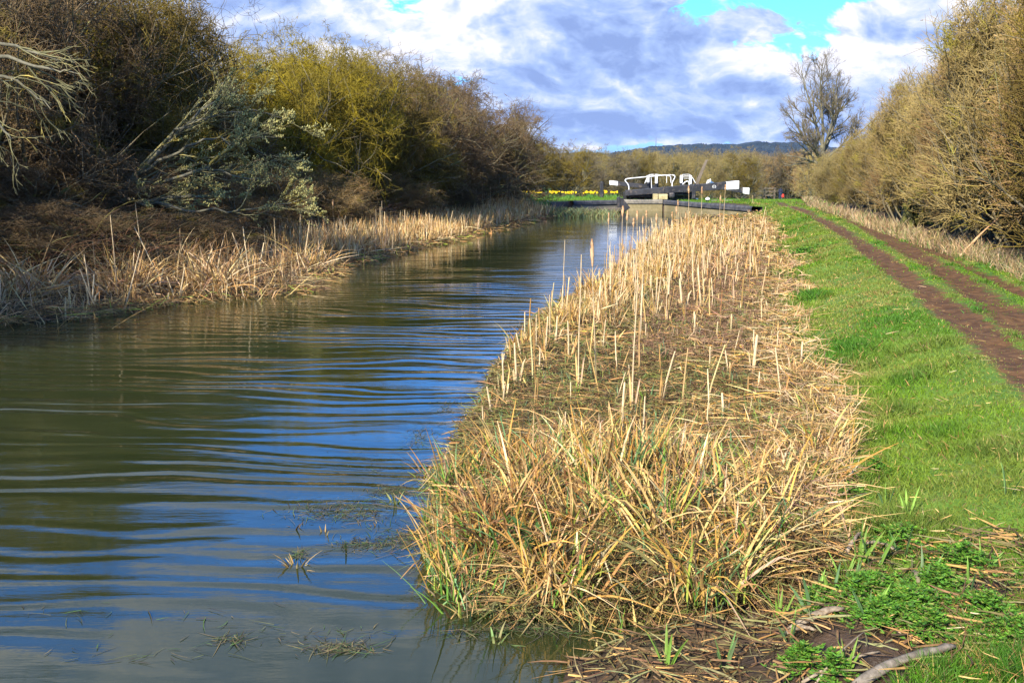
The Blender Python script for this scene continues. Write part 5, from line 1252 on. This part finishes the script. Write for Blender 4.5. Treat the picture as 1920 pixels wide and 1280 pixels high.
# bollard, white domed with black foot
def bollard(px, py, rpx, y, label):
    q = D(px, py, y); r = rpx * y / F; o = empty('mooring_bollard', (q[0], y, gz(np.array([q[0]]), np.array([y]))[0]), 0, label, 'bollard', 'white mooring bollards on the lock side')
    V, Fq, _ = tubes(np.array([[[0, 0, -.05], [0, 0, r * .9], [0, 0, r]]]), np.array([[r * .75, r * .8, r * 1.0]]), 12); mesh_np('foot', V, Fq, M_BLACK, o)
    a = np.linspace(0, pi / 2 - .05, 6); V, Fq, _ = tubes(np.array([[[0, 0, r + np.sin(k_) * r] for k_ in a]]), np.array([[r * 1.02 * np.cos(k_) for k_ in a]]), 12); mesh_np('dome', V, Fq, M_WHITE, o)
bollard(1327, 371, 4.2, 48.2, 'largest white domed bollard on the grass in front of the beam'); bollard(1307, 362, 2.4, 52.3, 'small white bollard under the beam right of the black post'); bollard(1292.5, 362, 1.8, 52.3, 'tiny white bollard under the beam left of the black post'); bollard(1360, 359, 2.2, 55., 'small white bollard below the white beam end')
# paddle gear behind the beam (white winding gear), kerbs, steps
o = empty('winding_gear', D(1328, 345, 54.5), 0, 'white toothed winding gear sticking up behind the beam', 'winding gear'); gx = o.location
a = np.linspace(0, 2 * pi, 17); V, Fq, _ = tubes(np.stack([.10 * np.cos(a) + .05, 0 * a, .10 * np.sin(a) + .10], -1)[None], np.full((1, 17), .04), 5); mesh_np('wheel', V, Fq, M_WHITE, o)
V, Fq, _ = tubes(np.array([[[-.15, 0, -.05], [.0, 0, .10], [.12, 0, .25]], [[.05, 0, .1], [.2, 0, .08], [.32, 0, .02]]]), np.full((2, 3), .045), 6); mesh_np('arm', V, Fq, M_WHITE, o)
o = empty('stone_block', D(1237, 366, 50.9), 0, 'pale yellow stone block supporting the middle of the gate beam', 'stone block')
bevel(mesh_np('block', *box_np((-.22, 0, -.08), .24, .3, .30)[:2], mat_two('yellow_stone', (.30, .25, .12), (.44, .37, .20), 4, 20, .9, bump=.01), o, smooth=False), .03); bevel(mesh_np('block', *box_np((.16, 0, -.08), .46, .3, .28)[:2], bpy.data.materials['yellow_stone'], o, smooth=False), .03)
bevel(mesh_np('cap_stone', *box_np((.60, .0, .0), .3, .3, .28)[:2], M_BLACK, o, smooth=False), .08)
o = empty('white_coping_edge', D(1270, 358, 52.0), 0, 'white painted edge strip on the ground under the near beam', 'painted edge'); bevel(mesh_np('edge', *box_np((.0, 0, 0), .55, .25, .07)[:2], M_WHITE, o, smooth=False), .01)
o = empty('paving_slab', (D(1355, 374, 49)[0], 49., gz(np.array([10.3]), np.array([49.]))[0] + .02), 0, 'grey stone kerb set flush in the lock side grass', 'kerb stone'); bevel(mesh_np('slab', *box_np((.3, 0, .0), 1.7, .3, .09)[:2], M_STONE, o, smooth=False), .02)
# low fence by the far path
def rail_fence():
    y = 92.; a = D(1396, 361, y); b = D(1452, 362, y); g = float(ground(np.array([a[0]]), np.array([y]))[0]); o = empty('wooden_fence', (a[0], y, g), 0, 'low brown rail fence left of the walker', 'fence'); w = b[0] - a[0]
    for i in range(4): mesh_np('post', *box_np((w * i / 3, 0, .55), .12, .12, 1.2)[:2], M_TIMBER, o, smooth=False)
    for z in (.45, .8, 1.08): mesh_np('rail', *box_np((w / 2, -.09, z), w + .2, .04, .10)[:2], M_TIMBER, o, smooth=False)
rail_fence()

# ------------------------------------------------------------------ walker
def person():
    y = 140.; x = D(1463, 373, y)[0]; zf = D(1463, 374, y)[2]
    root = empty('person', (x, y, float(ground(np.array([x]), np.array([y]))[0])), 0, 'person in a dark coat walking away along the towpath', 'person')
    J = {'pel': (0, 0, .95), 'sp': (0, -.01, 1.2), 'ch': (0, 0, 1.38), 'nk': (0, 0, 1.5), 'hd': (0, .02, 1.60), 'tp': (0, .02, 1.71),
         'hl': (-.10, 0, .9), 'kl': (-.11, .10, .50), 'al': (-.11, .04, .08), 'fl': (-.11, .20, .04), 'hr': (.10, 0, .9), 'kr': (.11, .02, .49), 'ar': (.12, -.14, .10), 'fr': (.12, -.02, .03),
         'sl': (-.20, 0, 1.42), 'el': (-.27, -.05, 1.14), 'wl': (-.27, .06, .92), 'ml': (-.27, .09, .84), 'sr': (.20, 0, 1.42), 'er': (.28, -.02, 1.14), 'wr': (.31, .06, .90), 'mr': (.31, .07, .82)}
    R = {'pel': .15, 'sp': .145, 'ch': .16, 'nk': .06, 'hd': .10, 'tp': .07, 'hl': .10, 'kl': .065, 'al': .045, 'fl': .04, 'hr': .10, 'kr': .065, 'ar': .045, 'fr': .04, 'sl': .075, 'el': .055, 'wl': .04, 'ml': .035, 'sr': .075, 'er': .055, 'wr': .04, 'mr': .035}
    E = [('pel', 'sp'), ('sp', 'ch'), ('ch', 'nk'), ('nk', 'hd'), ('hd', 'tp'), ('pel', 'hl'), ('hl', 'kl'), ('kl', 'al'), ('al', 'fl'), ('pel', 'hr'), ('hr', 'kr'), ('kr', 'ar'), ('ar', 'fr'), ('ch', 'sl'), ('sl', 'el'), ('el', 'wl'), ('wl', 'ml'), ('ch', 'sr'), ('sr', 'er'), ('er', 'wr'), ('wr', 'mr')]
    def skin(name, keys, edges, mat, grow_=0.):
        me = bpy.data.meshes.new(name); ks = list(keys); me.from_pydata([J[k] for k in ks], [(ks.index(a), ks.index(b)) for a, b in edges if a in ks and b in ks], []); o = bpy.data.objects.new(name, me); C.objects.link(o); o.parent = root
        o.modifiers.new('skin', 'SKIN'); o.modifiers.new('sub', 'SUBSURF').levels = 1; o.modifiers['sub'].render_levels = 1
        for i, k in enumerate(ks): me.skin_vertices[0].data[i].radius = (R[k] + grow_, R[k] + grow_)
        me.skin_vertices[0].data[0].use_root = True; me.materials.append(mat); return o
    skin('body', J.keys(), E, mat_two('trouser_blue', (.02, .03, .07), (.03, .045, .10), 5, 30, .8))
    coat = mat_two('dark_coat', (.012, .014, .03), (.022, .024, .045), 5, 30, .8)
    skin('coat', ['pel', 'sp', 'ch', 'nk', 'sl', 'el', 'wl', 'sr', 'er', 'wr'], E, coat, .03)
    a = np.linspace(-.1, pi, 8); V, Fq, _ = tubes(np.array([[[0, .02, 1.62 + .11 * -np.cos(k_)] for k_ in a]]), np.array([[.108 * max(np.sin(k_), .05) for k_ in a]]), 10); mesh_np('hair', V, Fq, mat_two('hair_dark', (.02, .015, .01), (.04, .03, .02), 5, 30, .7), root)
    bag = empty('carrier_bag', (x + .36, y, root.location.z + .38), 0, 'bright red bag hanging from the hand of the walker', 'bag'); red = mat_two('red_bag', (.65, .03, .02), (.75, .06, .03), 5, 20, .6)
    V = []; prof = [(0, .15, .08), (.06, .17, .10), (.22, .17, .09), (.36, .13, .05), (.42, .11, .03)]
    for z, w, dd in prof:
        for k_ in range(12): a_ = k_ * pi / 6; V.append((w * cos(a_), dd * sin(a_), z))
    Fq = [[i * 12 + s, i * 12 + (s + 1) % 12, (i + 1) * 12 + (s + 1) % 12, (i + 1) * 12 + s] for i in range(4) for s in range(12)]
    mesh_np('bag_body', np.array(V), np.array(Fq), red, bag); V, Fq, _ = tubes(np.array([[[-.08, 0, .40], [-.05, 0, .47], [.0, 0, .49], [.05, 0, .47], [.08, 0, .40]]]), np.full((1, 5), .012), 5); mesh_np('handle', V, Fq, red, bag)
person()

# ------------------------------------------------------------------ distant hills
def hills():
    pts = [(700, 300), (900, 296), (1060, 287), (1085, 283), (1110, 285), (1150, 283), (1190, 277), (1225, 272), (1260, 269), (1300, 267), (1380, 267), (1430, 264), (1470, 265), (1500, 270), (1560, 276), (1700, 284), (2000, 292), (2400, 298)]
    pts = [(a, b + 2) for a, b in pts]; Y = 2600.; xs = np.arange(-900, 2600, 7.); px = np.array([p[0] for p in pts]); X = (px - 960) / F * Y * 1.0
    tz = np.interp(xs, X, [D(a, b, Y)[2] for a, b in pts]); tz = tz + (fbm(xs / 30, xs * 0, 3, 4) - .5) * 7 + (vnoise(xs / 9, xs * 0, 8) - .5) * 5
    rows = [(Y - 700, 0.0), (Y - 450, .25), (Y - 200, .62), (Y - 60, .9), (Y, 1.0), (Y + 120, .97), (Y + 500, .6)]
    V = []; base = -8.
    for y, f in rows:
        zz = base + (tz - base) * f; V.append(np.stack([xs, np.full(len(xs), y), zz], -1))
    V = np.concatenate(V); n = len(xs); i = np.arange(len(rows) - 1)[:, None] * n + np.arange(n - 1)[None]; Fq = np.stack([i, i + 1, i + n + 1, i + n], -1).reshape(-1, 4)
    o = mesh_np('hills', V, Fq, mat_two('hill_woods', (.008, .014, .016), (.020, .028, .026), .02, .15, .95)); tag(o, kind='structure')
    q = D(1230, 271, Y - 20); m = empty('radio_mast', q, 0, 'thin radio mast on the distant wooded ridge', 'mast')
    V, Fq, _ = tubes(np.array([[[0, 0, -6], [0, 0, 12], [0, 0, 20]]]), np.array([[.9, .6, .35]]), 5); mesh_np('pole', V, Fq, M_TIMBER, m)
    # crowns along the ridge, a far-off wood
    rng = np.random.default_rng(2); n = 5000; x = -200 + 1300 * rng.random(n); y = Y - 60 - 200 * rng.random(n) ** 1.5; f = np.interp(y, [Y - 450, Y - 200, Y - 60, Y], [.25, .62, .9, 1.])
    z = base + (np.interp(x, xs, tz) - base) * f; r = 3 + 3.5 * rng.random(n)
    V, Fq, _ = blobs(np.stack([x, y, z + r * .2], -1), r, stretch=np.stack([np.ones(n), np.ones(n), 1 + .3 * rng.random(n)], -1)); o = mesh_np('ridge_woods', V, Fq, bpy.data.materials['hill_woods']); tag(o, 'dark blue wood along the distant ridge', 'wood', kind='stuff')
hills()

# ------------------------------------------------------------------ haze
def haze():
    V, Fq, _ = box_np((400, 1700, 52), 5200, 4200, 124)
    m = bpy.data.materials.new('haze'); m.use_nodes = True; T = NT(m.node_tree); T.n.clear(); out = T.new('ShaderNodeOutputMaterial')
    pv = T.new('ShaderNodeVolumePrincipled'); pv.inputs['Color'].default_value = (.40, .62, 1.0, 1); pv.inputs['Density'].default_value = .00004; T.l.new(pv.outputs[0], out.inputs['Volume'])
    o = mesh_np('haze', V, Fq, m, smooth=False); tag(o, kind='stuff')
haze()
